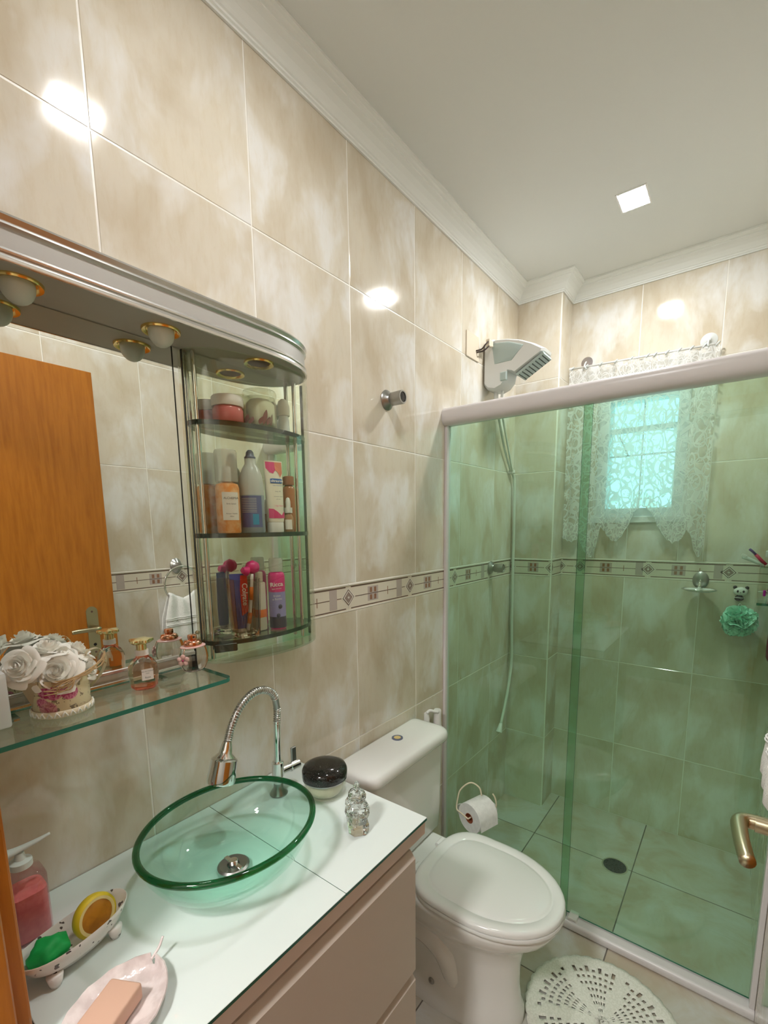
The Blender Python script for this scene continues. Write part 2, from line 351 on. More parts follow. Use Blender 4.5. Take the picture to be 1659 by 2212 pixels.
def border_mesh(w):
    k = ('border', round(w, 4))
    if k in _tm: return _tm[k]
    h = ZS-ZT; b = bmesh.new()
    bx(-w/2+.0006, w/2-.0006, -h/2, h/2, 0, .0036, bm=b, mi=0)
    bx(-w/2+.0006, w/2-.0006, h/2-.006, h/2, .003, .0062, .0012, 1, b, 4)
    bx(-w/2+.0006, w/2-.0006, -h/2, -h/2+.003, .003, .0048, bm=b, mi=4)
    z = .0036
    def q(x0, x1, y0, y1, mi, e=.0003): 
        x0, x1 = max(x0, -w/2+.001), min(x1, w/2-.001)
        if x1 > x0: bx(x0, x1, y0, y1, z-.0003, z+e, bm=b, mi=mi)
    L = w/2
    q(-L+.012, L-.012, h/2-.0125, h/2-.0085, 1); q(-L+.012, L-.012, -h/2+.0065, -h/2+.010, 1)
    q(-L+.032, L-.032, -.0011, .0013, 1)
    if w > .2:
        q(-L+.095, -L+.150, -.024, .024, 2, .0002)
        for i, (dx, dy, mi) in enumerate(((.106, .004, 3), (.128, .004, 3), (.106, -.020, 3), (.128, -.020, 3))):
            q(-L+dx, -L+dx+.011, dy, dy+.016, mi, .0006)
        q(-L+.202, -L+.2045, -.014, .014, 3, .0005)
        q(-L+.255, -L+.287, -.0305, .0305, 2, .0004)
    for s in (-1, 1):                                   # half diamonds at both joints make one diamond
        for r, mi, e in ((.0300, 4, .0004), (.0262, 1, .0007), (.0222, 4, .0010), (.0182, 5, .0013), (.0045, 4, .0016)):
            f = b.faces.new([b.verts.new(p) for p in ((s*(L-.0006), -r, z+e), (s*(L-.0006)-s*r, 0, z+e), (s*(L-.0006), r, z+e))]); f.material_index = mi
    bmesh.ops.recalc_face_normals(b, faces=[f for f in b.faces if len(f.verts) == 4])
    for f in b.faces:
        if len(f.verts) == 3 and f.normal.z < 0: f.normal_flip()
    me = bpy.data.meshes.new('border'); b.to_mesh(me); b.free()
    for m in ('print_cream', 'print_line', 'print_grey', 'print_brown', 'print_white', 'taupe'): me.materials.append(M[m])
    _tm[k] = me; return me
def clip(r, hole):
    (a0, a1, b0, b1) = r
    if hole is None or a1 <= hole[0] or a0 >= hole[1] or b1 <= hole[2] or b0 >= hole[3]: return [r]
    out = []
    if a0 < hole[0]: out.append((a0, hole[0], b0, b1)); a0 = hole[0]
    if a1 > hole[1]: out.append((hole[1], a1, b0, b1)); a1 = hole[1]
    if b0 < hole[2]: out.append((a0, a1, b0, hole[2]))
    if b1 > hole[3]: out.append((a0, a1, hole[3], b1))
    return [q for q in out if q[1]-q[0] > .006 and q[3]-q[2] > .006]
def wall(name, origin, u, n, length, joints, hole=None, ztop=ZCEIL, border_off=0.0, label=None):
    """grout bed + one object per tile; joints = positions of vertical joints along u"""
    F = frame_of(origin, u, n)
    b = bmesh.new()
    for a0, a1, b0, b1 in clip((0, length, 0, ztop), hole):
        rings(b, [[(a0, b0, -.02), (a1, b0, -.02), (a1, b1, -.02), (a0, b1, -.02)], [(a0, b0, .0030), (a1, b0, .0030), (a1, b1, .0030), (a0, b1, .0030)]])
    for v in b.verts: v.co = F@v.co
    wo = struct(obj(name, b, M['grout']), label)
    J = [0]+[j for j in joints if .004 < j < length-.004]+[length]
    rows = [(0, ZE), (ZE, ZD), (ZD, ZT), (ZS, ZB), (ZB, ZA), (ZA, ZC+.006)]
    for a0, a1 in zip(J[:-1], J[1:]):
        for z0, z1 in rows:
            for r in clip((a0, a1, z0, z1), hole):
                me = tile_mesh(r[1]-r[0], r[3]-r[2])
                place(me, 'wall_tile', F@Matrix.Translation(((r[0]+r[1])/2, (r[2]+r[3])/2, .001)), wo)
    BJ = [0]+[j+border_off for j in joints if .03 < j+border_off < length-.03]+[length]
    for a0, a1 in zip(BJ[:-1], BJ[1:]):
        place(border_mesh(a1-a0), 'border_tile', F@Matrix.Translation(((a0+a1)/2, (ZS+ZT)/2, 0)), wo)
    return wo
jl = [TY0+i*TW-Y0 for i in range(-1, 7)]
wall('wall_left', (0, Y0, 0), (0, 1, 0), (1, 0, 0), YK-Y0, jl, border_off=-.038, label='long wall of glossy cream marbled tiles behind the basin')
wall('wall_corner', (0, YK, 0), (1, 0, 0), (0, -1, 0), XK, [], label='narrow tiled pillar in the far left corner')
wall('wall_corner_side', (XK, YK, 0), (0, 1, 0), (1, 0, 0), YF-YK, [])
HOLE = (.374-XK, .734-XK, 1.549, 2.126)
wall('wall_far', (XK, YF, 0), (1, 0, 0), (0, -1, 0), W-XK, [.52+i*.3087-XK for i in range(-1, 3)], hole=HOLE, border_off=.10, label='tiled end wall with the small window')
wall('wall_right', (W, YF, 0), (0, -1, 0), (-1, 0, 0), YF-Y0, [.155+i*TW for i in range(0, 8)], border_off=-.12)
# door wall with the doorway the camera stands in
b = bx(-.02, .27, Y0-.12, Y0, 0, ZCEIL); bx(.27, 1.10, Y0-.12, Y0, 2.12, ZCEIL, bm=b); bx(1.10, W+.02, Y0-.12, Y0, 0, ZCEIL, bm=b)
struct(obj('wall_near', b, M['hallwall']))
# floor
fx = [0, .2617, .6951, W]; fy = [Y0-.12, .521, .955, 1.388, 1.6717, 2.105, YF]
fo = struct(obj('floor', bx(-.02, W+.02, -1.7, YF+.02, -.03, -.0005), M['fgrout']), 'pale beige stone-look floor tiles with dark joints')
for a0, a1 in zip(fx[:-1], fx[1:]):
    for b0, b1 in zip(fy[:-1], fy[1:]):
        me = tile_mesh(a1-a0, b1-b0, .003, ('floor',))
        place(me, 'floor_tile', frame_of(((a0+a1)/2, (b0+b1)/2, -.003), (1, 0, 0), (0, 0, 1)), fo)
for i in range(3):
    for j in range(4):
        place(tile_mesh(.371, .42, .003, ('floor',)), 'floor_tile', frame_of((.1855+i*.371, -.23-j*.42, -.003), (1, 0, 0), (0, 0, 1)), fo)
struct(obj('ceiling', bx(-.02, W+.02, -1.7, YF+.02, ZCEIL, ZCEIL+.03), M['ceil']), 'flat off-white painted ceiling')
# cornice, mitred round the room
poly = [(0, Y0), (0, YK), (XK, YK), (XK, YF), (W, YF), (W, Y0)]
def offs(d):
    out = []; n = len(poly)
    for i in range(n):
        p, a, c = Vector(poly[i]), Vector(poly[i-1]), Vector(poly[(i+1) % n])
        e1, e2 = (p-a).normalized(), (c-p).normalized()
        n1, n2 = Vector((e1.y, -e1.x)), Vector((e2.y, -e2.x)); out.append(p+d*(n1+n2))
    return out
prof = [(.0045, ZC), (.010, ZC), (.010, ZC+.005), (.014, ZC+.007), (.014, ZC+.012), (.018, ZC+.014), (.022, ZC+.020), (.030, ZC+.030), (.042, ZC+.040), (.055, ZC+.046),
        (.055, ZC+.050), (.062, ZC+.052), (.066, ZC+.056), (.074, ZC+.058), (.074, ZCEIL+.002), (.0045, ZCEIL+.002)]
b = bmesh.new(); rings(b, [[(*p, z) for p in offs(d)] for d, z in prof], cap0=False, cap1=False, wrap=True)
bmesh.ops.recalc_face_normals(b, faces=b.faces[:])
struct(obj('trim_1', b, M['cornice']), 'white moulded plaster cornice running round the ceiling')
# hall behind the camera
b = bx(-.02, 0, -1.7, Y0-.12, 0, ZCEIL); bx(W, W+.02, -1.7, Y0-.12, 0, ZCEIL, bm=b); bx(-.02, W+.02, -1.72, -1.70, 0, ZCEIL, bm=b)
struct(obj('wall_hall', b, M['hallwall']))

# ---------------------------------------------------------------- window
WX0, WX1, WZ0, WZ1 = .415, .693, 1.59, 2.085
win = thing('window_1', 'small white framed bathroom window glowing with daylight behind the lace', 'window', ((WX0+WX1)/2, YF, WZ0)); win['kind'] = 'structure'
def ring_frame(x0, x1, z0, z1, t, y0, y1, bev=.002, bm=None):
    bm = bm or bmesh.new()
    bx(x0-t, x0, y0, y1, z0-t, z1+t, bev, 1, bm); bx(x1, x1+t, y0, y1, z0-t, z1+t, bev, 1, bm)
    bx(x0, x1, y0, y1, z0-t, z0, bev, 1, bm); bx(x0, x1, y0, y1, z1, z1+t, bev, 1, bm); return bm
b = ring_frame(WX0, WX1, WZ0, WZ1, .045, YF-.008, YF+.09); bx(WX0-.06, WX1+.06, YF-.022, YF-.002, WZ0-.07, WZ0-.04, .003, 2, b)
obj('window_frame', b, M['winframe'], win)
b = bx(WX0, WX1, YF+.03, YF+.05, 1.945, 1.97, .002, 1); obj('window_rail', b, M['winframe'], win)
b = bx(.551, .557, YF+.032, YF+.040, WZ0, WZ1, .001, 1); bx(WX0, WX1, YF+.036, YF+.042, 1.835, 1.843, bm=b); obj('window_bar', b, M['winframe'], win)
obj('window_stay', cyl((.455, YF+.03, 1.93), (.50, YF+.02, 1.835), .0035, 8), M['satin'], win)
obj('window_pane', bx(WX0, WX1, YF+.060, YF+.064, WZ0, WZ1), tglass('window_pane', (.93, .99, 1.0), 1.3), win)

# ---------------------------------------------------------------- lamps
def ceiling_lamp(name, label, x, y, s, sx=.084, sy=.105):
    t = thing(name, label, 'ceiling light', (x, y, ZCEIL), 'recessed ceiling spots')
    b = bmesh.new(); z = ZCEIL-.003
    for a in ((x-sx/2-.007, x-sx/2, y-sy/2-.007, y+sy/2+.007), (x+sx/2, x+sx/2+.007, y-sy/2-.007, y+sy/2+.007), (x-sx/2, x+sx/2, y-sy/2-.007, y-sy/2), (x-sx/2, x+sx/2, y+sy/2, y+sy/2+.007)):
        bx(*a, z, ZCEIL-.0002, .001, 1, b)
    obj('lamp_frame', b, M['plastic'], t)
    pts = []
    for cx, cy, a in ((1, 1, 0), (-1, 1, 90), (-1, -1, 180), (1, -1, 270)):
        for k in range(4): 
            an = radians(a+k*30); pts.append((x+cx*(sx/2-.016)+.016*cos(an), y+cy*(sy/2-.016)+.016*sin(an)))
    obj('diffuser', prism(pts, ZCEIL-.0025, ZCEIL-.0005), emis('led_'+name, (1, .995, .975), s), t)
ceiling_lamp('ceiling_spot', 'square recessed ceiling light over the shower, lit', .565, 1.965, L_IN)
ceiling_lamp('ceiling_spot', 'square recessed ceiling light near the doorway above the basin', .575, .63, L_NEAR)
t = thing('hall_light', 'flat square ceiling light of the hall behind the doorway', 'ceiling light', (.55, -.9, ZCEIL))  # added fill lamp, out of view, brightens the room through the doorway
obj('lamp_frame', bx(.40, .70, -1.05, -.75, ZCEIL-.012, ZCEIL-.0005, .004, 2), M['plastic'], t)
obj('diffuser', bx(.415, .685, -1.035, -.765, ZCEIL-.016, ZCEIL-.011), emis('led_hall', (1, .97, .93), L_FILL), t)

# ================================================================ SHOWER ENCLOSURE
YG = 1.655
def pane(name, x0, x1, y0, y1, z0, z1, parent):
    b = bx(x0, x1, y0, y1, z0, z1)
    for f in b.faces: f.material_index = 0 if abs(f.normal.y) > .5 else 1
    return obj(name, b, [M['shower'], M['gedge']], parent)
t = thing('shower_screen', 'green glass shower enclosure with white header rail across the room', 'shower screen', (.55, YG, 0))
pane('fixed_panel', .012, .545, 1.652, 1.658, .034, 1.93, t)
pane('sliding_panel', .513, 1.100, 1.668, 1.674, .040, 1.93, t)
def capsule(y0, y1, z0, z1, r, n=5):
    pts = []
    for cy, cz, a in ((y1-r, z1-r, 0), (y0+r, z1-r, 90), (y0+r, z0+r, 180), (y1-r, z0+r, 270)):
        for k in range(n+1):
            an = radians(a+90*k/n); pts.append((cy+r*cos(an), cz+r*sin(an)))
    return pts
obj('header_rail', prism(capsule(1.612, 1.690, 1.903, 1.968, .026), .0045, W-.0045, 'x'), M['enamel'], t, True, 50)
b = prism(capsule(1.628, 1.690, .0002, .034, .012), .0045, W-.0045, 'x'); obj('threshold_rail', b, M['enamel'], t, True, 50)
obj('jamb', bx(.0045, .016, 1.636, 1.668, .034, 1.904, .002, 2), M['enamel'], t)
obj('jamb', bx(1.094, W-.0045, 1.640, 1.690, .034, 1.904, .002, 2), M['enamel'], t)
obj('panel_guide', bx(.552, .585, 1.640, 1.684, .034, .046, .002, 1), M['plastic'], t)

# ================================================================ SHOWER FITTINGS
def wall_valve(name, label, y, z):
    t = thing(name, label, 'tap', (.004, y, z), 'round chrome wall valves')
    R = Matrix.Rotation(pi/2, 3, 'Y')
    obj('flange', lathe([(0, 0), (.031, 0), (.032, .003), (.028, .008), (.018, .013), (.014, .022), (0, .022)], 28, (.004, y, z), rot=R), M['satin'], t, True, 40)
    obj('handle', lathe([(0, 0), (.018, 0), (.0205, .003), (.0215, .042), (.0205, .0455), (.016, .0455), (.0155, .042), (0, .042)], 28, (.025, y, z), rot=R), M['satin'], t, True, 40)
    obj('handle_cap', lathe([(0, 0), (.0152, 0), (.0150, .0015), (0, .0018)], 24, (.0671, y, z), rot=R), M['black'] if z > 1.6 else M['satin'], t, True, 40)
    return t
wall_valve('wall_valve', 'chrome shut-off valve knob high on the cream wall left of the shower', 1.262, 1.925)
wall_valve('wall_valve', 'chrome shower valve knob on the border strip behind the green glass', 2.085, 1.313)
# wall plate with wires
t = thing('outlet_plate', 'cream blank wall plate with bare connector wires beside the shower head', 'wall plate', (.004, 1.86, 2.255))
obj('cover', bx(.0042, .009, 1.802, 1.915, 2.205, 2.305, .002, 1), M['beige'], t)
b = tube(catmull([(.009, 1.885, 2.245), (.03, 1.895, 2.25), (.045, 1.905, 2.27), (.05, 1.92, 2.285)], 5), .0028, 8)
tube(catmull([(.009, 1.89, 2.24), (.033, 1.90, 2.243), (.05, 1.915, 2.26), (.052, 1.925, 2.275)], 5), .0028, 8, b)
obj('wire', b, M['wire'], t, True)
b = bx(.038, .056, 1.915, 1.935, 2.262, 2.292, .002, 1); bx(.038, .056, 1.937, 1.952, 2.266, 2.29, .002, 1, b); obj('connector', b, M['beige'], t)
obj('white_lead', tube(catmull([(.047, 1.945, 2.289), (.055, 1.965, 2.296), (.06, 1.985, 2.285), (.06, 1.995, 2.27)], 5), .005, 8), M['plastic'], t, True)
# electric shower head
SY = 2.015
t = thing('electric_shower', 'white electric shower head on the wall above the header rail', 'shower head', (.004, SY, 2.19))
def side_loft(outl, y0, y1, inset, bm=None, mi=0):
    """extrude an x-z outline between y0 and y1 with rounded shoulders"""
    cx = sum(p[0] for p in outl)/len(outl); cz = sum(p[1] for p in outl)/len(outl); L = []
    for f, s in ((0, .86), (.08, .95), (.22, 1), (.78, 1), (.92, .95), (1, .86)):
        k = 1-(1-s)*inset; L.append([(cx+(x-cx)*k, y0+(y1-y0)*f, cz+(z-cz)*k) for x, z in outl])
    b = bmesh.new(); rings(b, L, mi=mi); bmesh.ops.recalc_face_normals(b, faces=b.faces[:]); return join(bm, b)
body = [(.004, 2.300), (.05, 2.305), (.11, 2.296), (.17, 2.278), (.225, 2.252), (.272, 2.222), (.268, 2.212), (.215, 2.185), (.150, 2.150), (.138, 2.158), (.115, 2.165), (.108, 2.130), (.085, 2.105), (.055, 2.095), (.02, 2.105), (.004, 2.125)]
obj('shower_body', side_loft(body, SY-.055, SY+.055, .6), M['showerbody'], t, True, 35)
b = side_loft([(.045, 2.285), (.12, 2.277), (.185, 2.250), (.135, 2.20), (.095, 2.20), (.06, 2.20)], SY-.058, SY-.050, .5); obj('side_recess', b, M['facegrey'], t, True, 40)
R = Matrix.Rotation(radians(29.5), 3, 'Y').inverted()
def facept(u, v, d=0): return Vector((.209, SY, 2.176))+R@Vector((u, 0, d))+Vector((0, v, 0))
b = bmesh.new(); rings(b, [[facept(-.065, -.048, 0), facept(.065, -.05, 0), facept(.065, .05, 0), facept(-.065, .048, 0)], [facept(-.063, -.046, -.008), facept(.063, -.048, -.008), facept(.063, .048, -.008), facept(-.063, .046, -.008)]])
bmesh.ops.recalc_face_normals(b, faces=b.faces[:]); obj('spray_plate', b, M['facegrey'], t)
b = bmesh.new()
for i in range(8):
    for j in range(7): lathe([(0, 0), (.0022, 0), (.0015, -.004), (0, -.004)], 6, facept(-.054+i*.0155, -.038+j*.0127, -.008), bm=b)
obj('nozzles', b, M['drain'], t, True)
obj('control_knob', bx(.088, .118, SY-.064, SY-.048, 2.125, 2.160, .004, 2), M['facegrey'], t)
b = cyl((.045, SY, 2.10), (.045, SY, 2.06), .010, 12); cyl((.075, SY, 2.10), (.072, SY, 2.075), .006, 10, b); obj('outlet_spout', b, M['showerbody'], t, True, 40)
# hose
t = thing('shower_hose', 'thin white shower hose hanging in the tiled corner', 'hose', (.02, 2.31, .45))
b = tube(catmull([(.045, SY+.003, 2.063), (.03, 2.09, 1.99), (.02, 2.18, 1.88), (.018, 2.265, 1.785)], 6), .0055, 8)
tube(catmull([(.06, SY+.01, 2.063), (.045, 2.10, 1.99), (.035, 2.19, 1.88), (.024, 2.275, 1.78)], 6), .0045, 8, b); obj('hose_loop', b, M['hose'], t, True)
obj('hose_tube', tube(catmull([(.020, 2.285, 1.782), (.022, 2.312, 1.70), (.022, 2.322, 1.3), (.024, 2.325, 1.0), (.03, 2.322, .80), (.03, 2.29, .66), (.03, 2.245, .56), (.03, 2.20, .475)], 8), .0075, 10), M['hose'], t, True)
obj('hose_clip', bx(.0045, .03, 2.27, 2.298, 1.772, 1.79, .003, 1), M['plastic'], t)
obj('hose_nozzle', cyl((.03, 2.203, .48), (.03, 2.178, .438), .008, 14, r1=.016, bev=.001), M['plastic'], t, True, 40)
# drain
t = thing('floor_drain', 'round dark floor drain between the shower floor tiles', 'drain', (.629, 2.092, 0))
obj('drain_rim', lathe([(.047, 0), (.053, 0), (.053, .003), (.047, .003)], 32, (.629, 2.092, .0001)), M['chrome'], t, True, 40)
b = lathe([(0, 0), (.047, 0), (.047, .0022), (0, .0022)], 32, (.629, 2.092, .0001)); obj('drain_plate', b, M['drain'], t)
b = bmesh.new()
for r, k in ((.012, 5), (.024, 9), (.036, 14)):
    for i in range(k): a = 2*pi*i/k; lathe([(0, 0), (.0032, 0), (.003, .0006), (0, .0006)], 8, (.629+r*cos(a), 2.092+r*sin(a), .0023), bm=b)
obj('drain_holes', b, M['black'], t)

# ---------------------------------------------------------------- soap dish, panda hook, bath puff, corner rack
t = thing('soap_holder', 'chrome wall soap holder with clear dish below the border strip', 'soap dish', (.83, YF, 1.22))
Rm = Matrix.Rotation(pi/2, 3, 'X')
obj('wall_disc', lathe([(0, 0), (.030, 0), (.031, .004), (.022, .012), (.010, .016), (0, .017)], 28, (.83, YF-.0045, 1.262), sy=1.25, rot=Rm), M['satin'], t, True, 40)
obj('arm', tube(catmull([(.83, YF-.02, 1.262), (.83, YF-.045, 1.255), (.83, YF-.058, 1.232)], 5), .006, 10), M['chrome'], t, True)
b = bmesh.new(); lo = []
for k in range(28): a = 2*pi*k/28; lo.append((.83+.064*cos(a), YF-.062+.042*sin(a), 1.226))
tube(lo, .0035, 8, b, closed=True); obj('dish_ring', b, M['chrome'], t, True)
b = lathe([(0, -.008), (.045, -.008), (.058, -.003), (.061, .003), (.057, .003), (.044, -.004), (0, -.005)], 28, (.83, YF-.062, 1.224), sy=.66); obj('dish', b, M['ceramic'], t, True)
t = thing('panda_hook', 'small panda shaped hook stuck on the tiles above the green bath puff', 'hook', (.976, YF-.006, 1.22))
px, pz = .976, 1.222
obj('head', ico((px, YF-.013, pz), .0235, 2, (1.12, .45, .82)), M['plastic'], t, True)
for s in (-1, 1):
    obj('ear', ico((px+s*.0205, YF-.011, pz+.0165), .0078, 2, (1, .6, 1)), M['black'], t, True)
    obj('eye', ico((px+s*.010, YF-.0225, pz+.001), .0052, 2, (.75, .5, 1.1)), M['black'], t, True)
obj('nose', ico((px, YF-.0228, pz-.004), .002, 1), M['black'], t, True)
b = ico((px-.003, YF-.012, pz-.030), .0155, 2, (1.1, .6, .85)); ico((px-.003, YF-.012, pz-.019), .011, 2, (1, .6, .9), b); obj('torso', b, M['black'], t, True)
obj('belt', tube([(px-.003+.0172*cos(2*pi*k/20), YF-.012+.0096*sin(2*pi*k/20), pz-.027) for k in range(20)], .0012, 6, closed=True), M['plastic'], t, True)
obj('hook_prong', tube(catmull([(px, YF-.012, pz-.040), (px+.001, YF-.018, pz-.058), (px+.003, YF-.028, pz-.062), (px+.004, YF-.032, pz-.052)], 5), .003, 8), M['clear'], t, True)
# bath puff: folded net ruffles
b = bmesh.new()
for i in range(60):
    d = Vector((rnd.gauss(0, 1), rnd.gauss(0, 1), rnd.gauss(0, 1))).normalized(); q = d.to_track_quat('Z', 'Y').to_matrix()
    rr = .030+.010*rnd.random(); ph = rnd.random()*6; k = rnd.choice((5, 6, 7)); N = 30; L1, L2 = [], []
    for j in range(N):
        a = 2*pi*j/N; w1 = .006*sin(k*a+ph); L1.append(q@Vector((.010*cos(a), .010*sin(a), .012))); L2.append(q@Vector((rr*cos(a), rr*sin(a), .030+w1*1.5)))
    cc = Vector((.975, YF-.060, 1.100))
    sx = 1.25 if d.x > 0 else 1.0
    rings(b, [[cc+Vector((p.x*1.15*sx, p.y*.9, p.z*1.30)) for p in L] for L in (L1, L2)], cap0=False, cap1=False)
t = thing('bath_puff', 'mint green net bath puff hanging from the panda hook', 'bath puff', (.967, YF-.05, 1.112))
obj('netting', b, M['loof'], t, True)
obj('hanging_cord', tube(catmull([(.972, YF-.045, 1.135), (.972, YF-.032, 1.16), (.979, YF-.024, 1.171), (.984, YF-.03, 1.155), (.978, YF-.045, 1.135)], 5), .0012, 6), M['plastic'], t, True)
# corner rack
t = thing('corner_rack', 'clear glass corner rack with chrome rail at the right end of the shower', 'rack', (1.06, 2.44, 1.18))
for z0 in (1.183, 1.332): obj('rack_shelf', bx(1.030, W-.0045, 2.385, YF-.0045, z0, z0+.007, .001, 1), M['shelfglass'], t)
obj('rack_edge', bx(1.029, W-.0045, 2.3815, 2.3848, 1.182, 1.192), M['gedge'], t)
b = bx(1.027, 1.031, 2.384, YF-.0045, 1.190, 1.334, .001, 1); obj('rack_side', b, M['clear'], t)
b = tube([(1.030, 2.378, 1.239), (W-.005, 2.378, 1.239)], .003, 8); tube([(1.062, 2.378, 1.192), (1.062, 2.378, 1.37)], .004, 10, b); tube([(1.074, 2.378, 1.192), (1.074, 2.378, 1.37)], .004, 10, b)
obj('chrome_bar', b, M['chrome'], t, True); obj('bar_clamp', bx(1.046, 1.055, 2.372, 2.384, 1.222, 1.246, .002, 1), mat('purple_clip', (.45, .01, .35), .4), t)
t = thing('toothbrush', 'white toothbrush leaning left out of the corner rack', 'toothbrush', (1.03, 2.43, 1.34), 'toothbrushes in the corner rack')
obj('handle', tube([(1.040, 2.43, 1.3415), (1.010, 2.425, 1.357), (.988, 2.42, 1.368), (.970, 2.417, 1.376)], lambda q: .004+.0035*(q > .3), 8), M['wax'], t, True)
obj('bristles', bx(.966, .984, 2.41, 2.42, 1.376, 1.386, .001, 1, rot=Matrix.Rotation(.4, 3, 'Y')), M['plastic'], t)
t = thing('toothbrush', 'red and purple toothbrush leaning out of the corner rack', 'toothbrush', (1.035, 2.44, 1.34), 'toothbrushes in the corner rack')
obj('handle', tube([(1.048, 2.44, 1.344), (1.030, 2.437, 1.363), (1.012, 2.433, 1.385)], .0065, 8), mat('brush_red', (.55, .0, .07), .35), t, True)
obj('brush_neck', tube([(1.012, 2.433, 1.385), (.998, 2.43, 1.400), (.990, 2.428, 1.407)], .005, 8), mat('brush_purple', (.10, .05, .25), .35), t, True)
t = thing('shampoo_bottle', 'white capped bottle standing on top of the corner rack', 'bottle', (1.075, 2.45, 1.339))
obj('body', lathe([(0, 0), (.018, 0), (.019, .004), (.019, .028), (.014, .034), (0, .034)], 20, (1.075, 2.45, 1.3392)), M['capclear'], t, True)
obj('cap', lathe([(0, 0), (.027, 0), (.028, .003), (.028, .024), (.024, .028), (0, .028)], 20, (1.071, 2.45, 1.3734)), M['wax'], t, True, 40)
t = thing('wash_cloth', 'dark red wash cloth hanging on the right shower wall', 'cloth', (W-.02, 2.40, 1.03))
b = bmesh.new(); rings(b, [[(W-.014+.0*k+.010*cos(2*pi*k/16)*s-.010, 2.40+.035*sin(2*pi*k/16)*s, z) for k in range(16)] for z, s in ((1.15, .2), (1.13, .6), (1.08, 1.15), (1.02, 1.3), (.97, 1.2), (.955, .6))])
obj('cloth_bundle', b, M['red'], t, True)

# ---------------------------------------------------------------- lace curtain, rod and suction cups
t = thing('curtain_rod', 'thin white curtain rod on two suction cups above the window', 'curtain rod', (.52, YF-.035, 2.26))
def rodz(x): return 2.268-(x-.23)*.030
obj('rod', tube([(.228, YF-.036, rodz(.228)), (.812, YF-.036, rodz(.812))], .0045, 10), M['plastic'], t, True)
obj('rod_end', cyl((.222, YF-.036, rodz(.222)), (.236, YF-.036, rodz(.236)), .0075, 12, bev=.002), M['plastic'], t, True)
for x in (.296, .784):
    s = .86 if x < .5 else 1.0
    o = obj('suction_cup', lathe([(0, 0), (.030*s, 0), (.031*s, .002), (.022*s, .007), (.010*s, .013), (.007*s, .020), (0, .021)], 28, (x, YF-.0045, rodz(x)+.026), rot=Rm), tglass('suction_rubber', (.80, .78, .79), 1.7, .05) if x < .5 else M['suction'] if 'suction' in M else M['wax'], t, True, 50)
    obj('cup_hook', tube(catmull([(x, YF-.02, rodz(x)+.026), (x, YF-.035, rodz(x)+.016), (x, YF-.047, rodz(x)), (x+.004, YF-.040, rodz(x)-.009), (x+.006, YF-.028, rodz(x)-.008)], 4), .004, 8), M['wax'], t, True)
def interp(tab, x):
    for (x0, a), (x1, c) in zip(tab[:-1], tab[1:]):
        if x <= x1: return a+(c-a)*max(0, (x-x0))/(x1-x0)
    return tab[-1][1]
BOT = [(.222, 1.450), (.245, 1.432), (.275, 1.425), (.292, 1.437), (.305, 1.47), (.325, 1.40), (.352, 1.352), (.372, 1.345), (.388, 1.40), (.402, 1.50), (.430, 1.475), (.455, 1.435), (.475, 1.427), (.500, 1.45), (.525, 1.505), (.548, 1.556), (.575, 1.598),
       (.602, 1.585), (.628, 1.547), (.655, 1.495), (.682, 1.446), (.712, 1.425), (.740, 1.438), (.763, 1.485), (.778, 1.47), (.795, 1.40), (.810, 1.362), (.822, 1.372), (.832, 1.42)]
def panel(name, label, x0, x1, ph):
    bm = bmesh.new(); uvl = bm.loops.layers.uv.new(); NX = 120; rows = [0, .02, .05, .09, .16, .25, .35, .45, .55, .65, .75, .83, .9, .95, .98, 1]
    V = []; UV = {}
    for r in rows:
        row = []
        for i in range(NX+1):
            f = i/NX; x = x0+(x1-x0)*f
            zt = rodz(x)-.006; zb = interp(BOT, x)+.006*abs(sin(x*150))
            z = zt+(zb-zt)*r
            amp = .0065*(1-.35*r); y = YF-.036+amp*sin(2*pi*x/.058+ph)+.004*sin(2*pi*x/.13+2*ph+r*2)
            y = min(y, YF-.026)
            xx = x+.004*sin(2*pi*x/.058+ph+1.2)
            v = bm.verts.new((xx, y, z)); row.append(v); UV[v] = ((x-x0)*1.6+ph*.37, z*1.0)
        V.append(row)
    for a, c in zip(V[:-1], V[1:]):
        k = V.index(a)
        for i in range(NX):
            f = bm.faces.new((a[i], a[i+1], c[i+1], c[i])); f.material_index = 1 if (k < 3 or k > 11) else 0
            for lp in f.loops: lp[uvl].uv = UV[lp.vert]
    t = thing(name, label, 'curtain', ((x0+x1)/2, YF-.035, 1.4), 'lace window curtains')
    obj('lace_panel', bm, [M['lace'], M['lacedense']], t, True)
    b = bmesh.new(); n = 5
    for i in range(n+1):
        x = x0+.014+(x1-x0-.028)*i/n; z = rodz(x)
        obj('tab_loop', tube([(x+.012*sin(a)*.5, YF-.036+.0068*cos(a), z+.0068*sin(a)) for a in [2*pi*k/12 for k in range(12)]], .003, 6, closed=True), M['wax'], t, True)
    # scalloped picot hem
    b = bmesh.new(); pts = []
    for i in range(NX*2+1):
        x = x0+(x1-x0)*i/(NX*2); y = min(YF-.036+.0042*sin(2*pi*x/.058+ph), YF-.027)
        pts.append((x, y-.001, interp(BOT, x)+.006*abs(sin(x*150))))
    tube(pts, .0014, 5, b); obj('scalloped_hem', b, M['wax'], t, True)
panel('lace_curtain', 'left white lace curtain panel with long scalloped tails', .224, .576, .3)
panel('lace_curtain', 'right white lace curtain panel beside the bare wall tiles', .578, .832, 1.7)

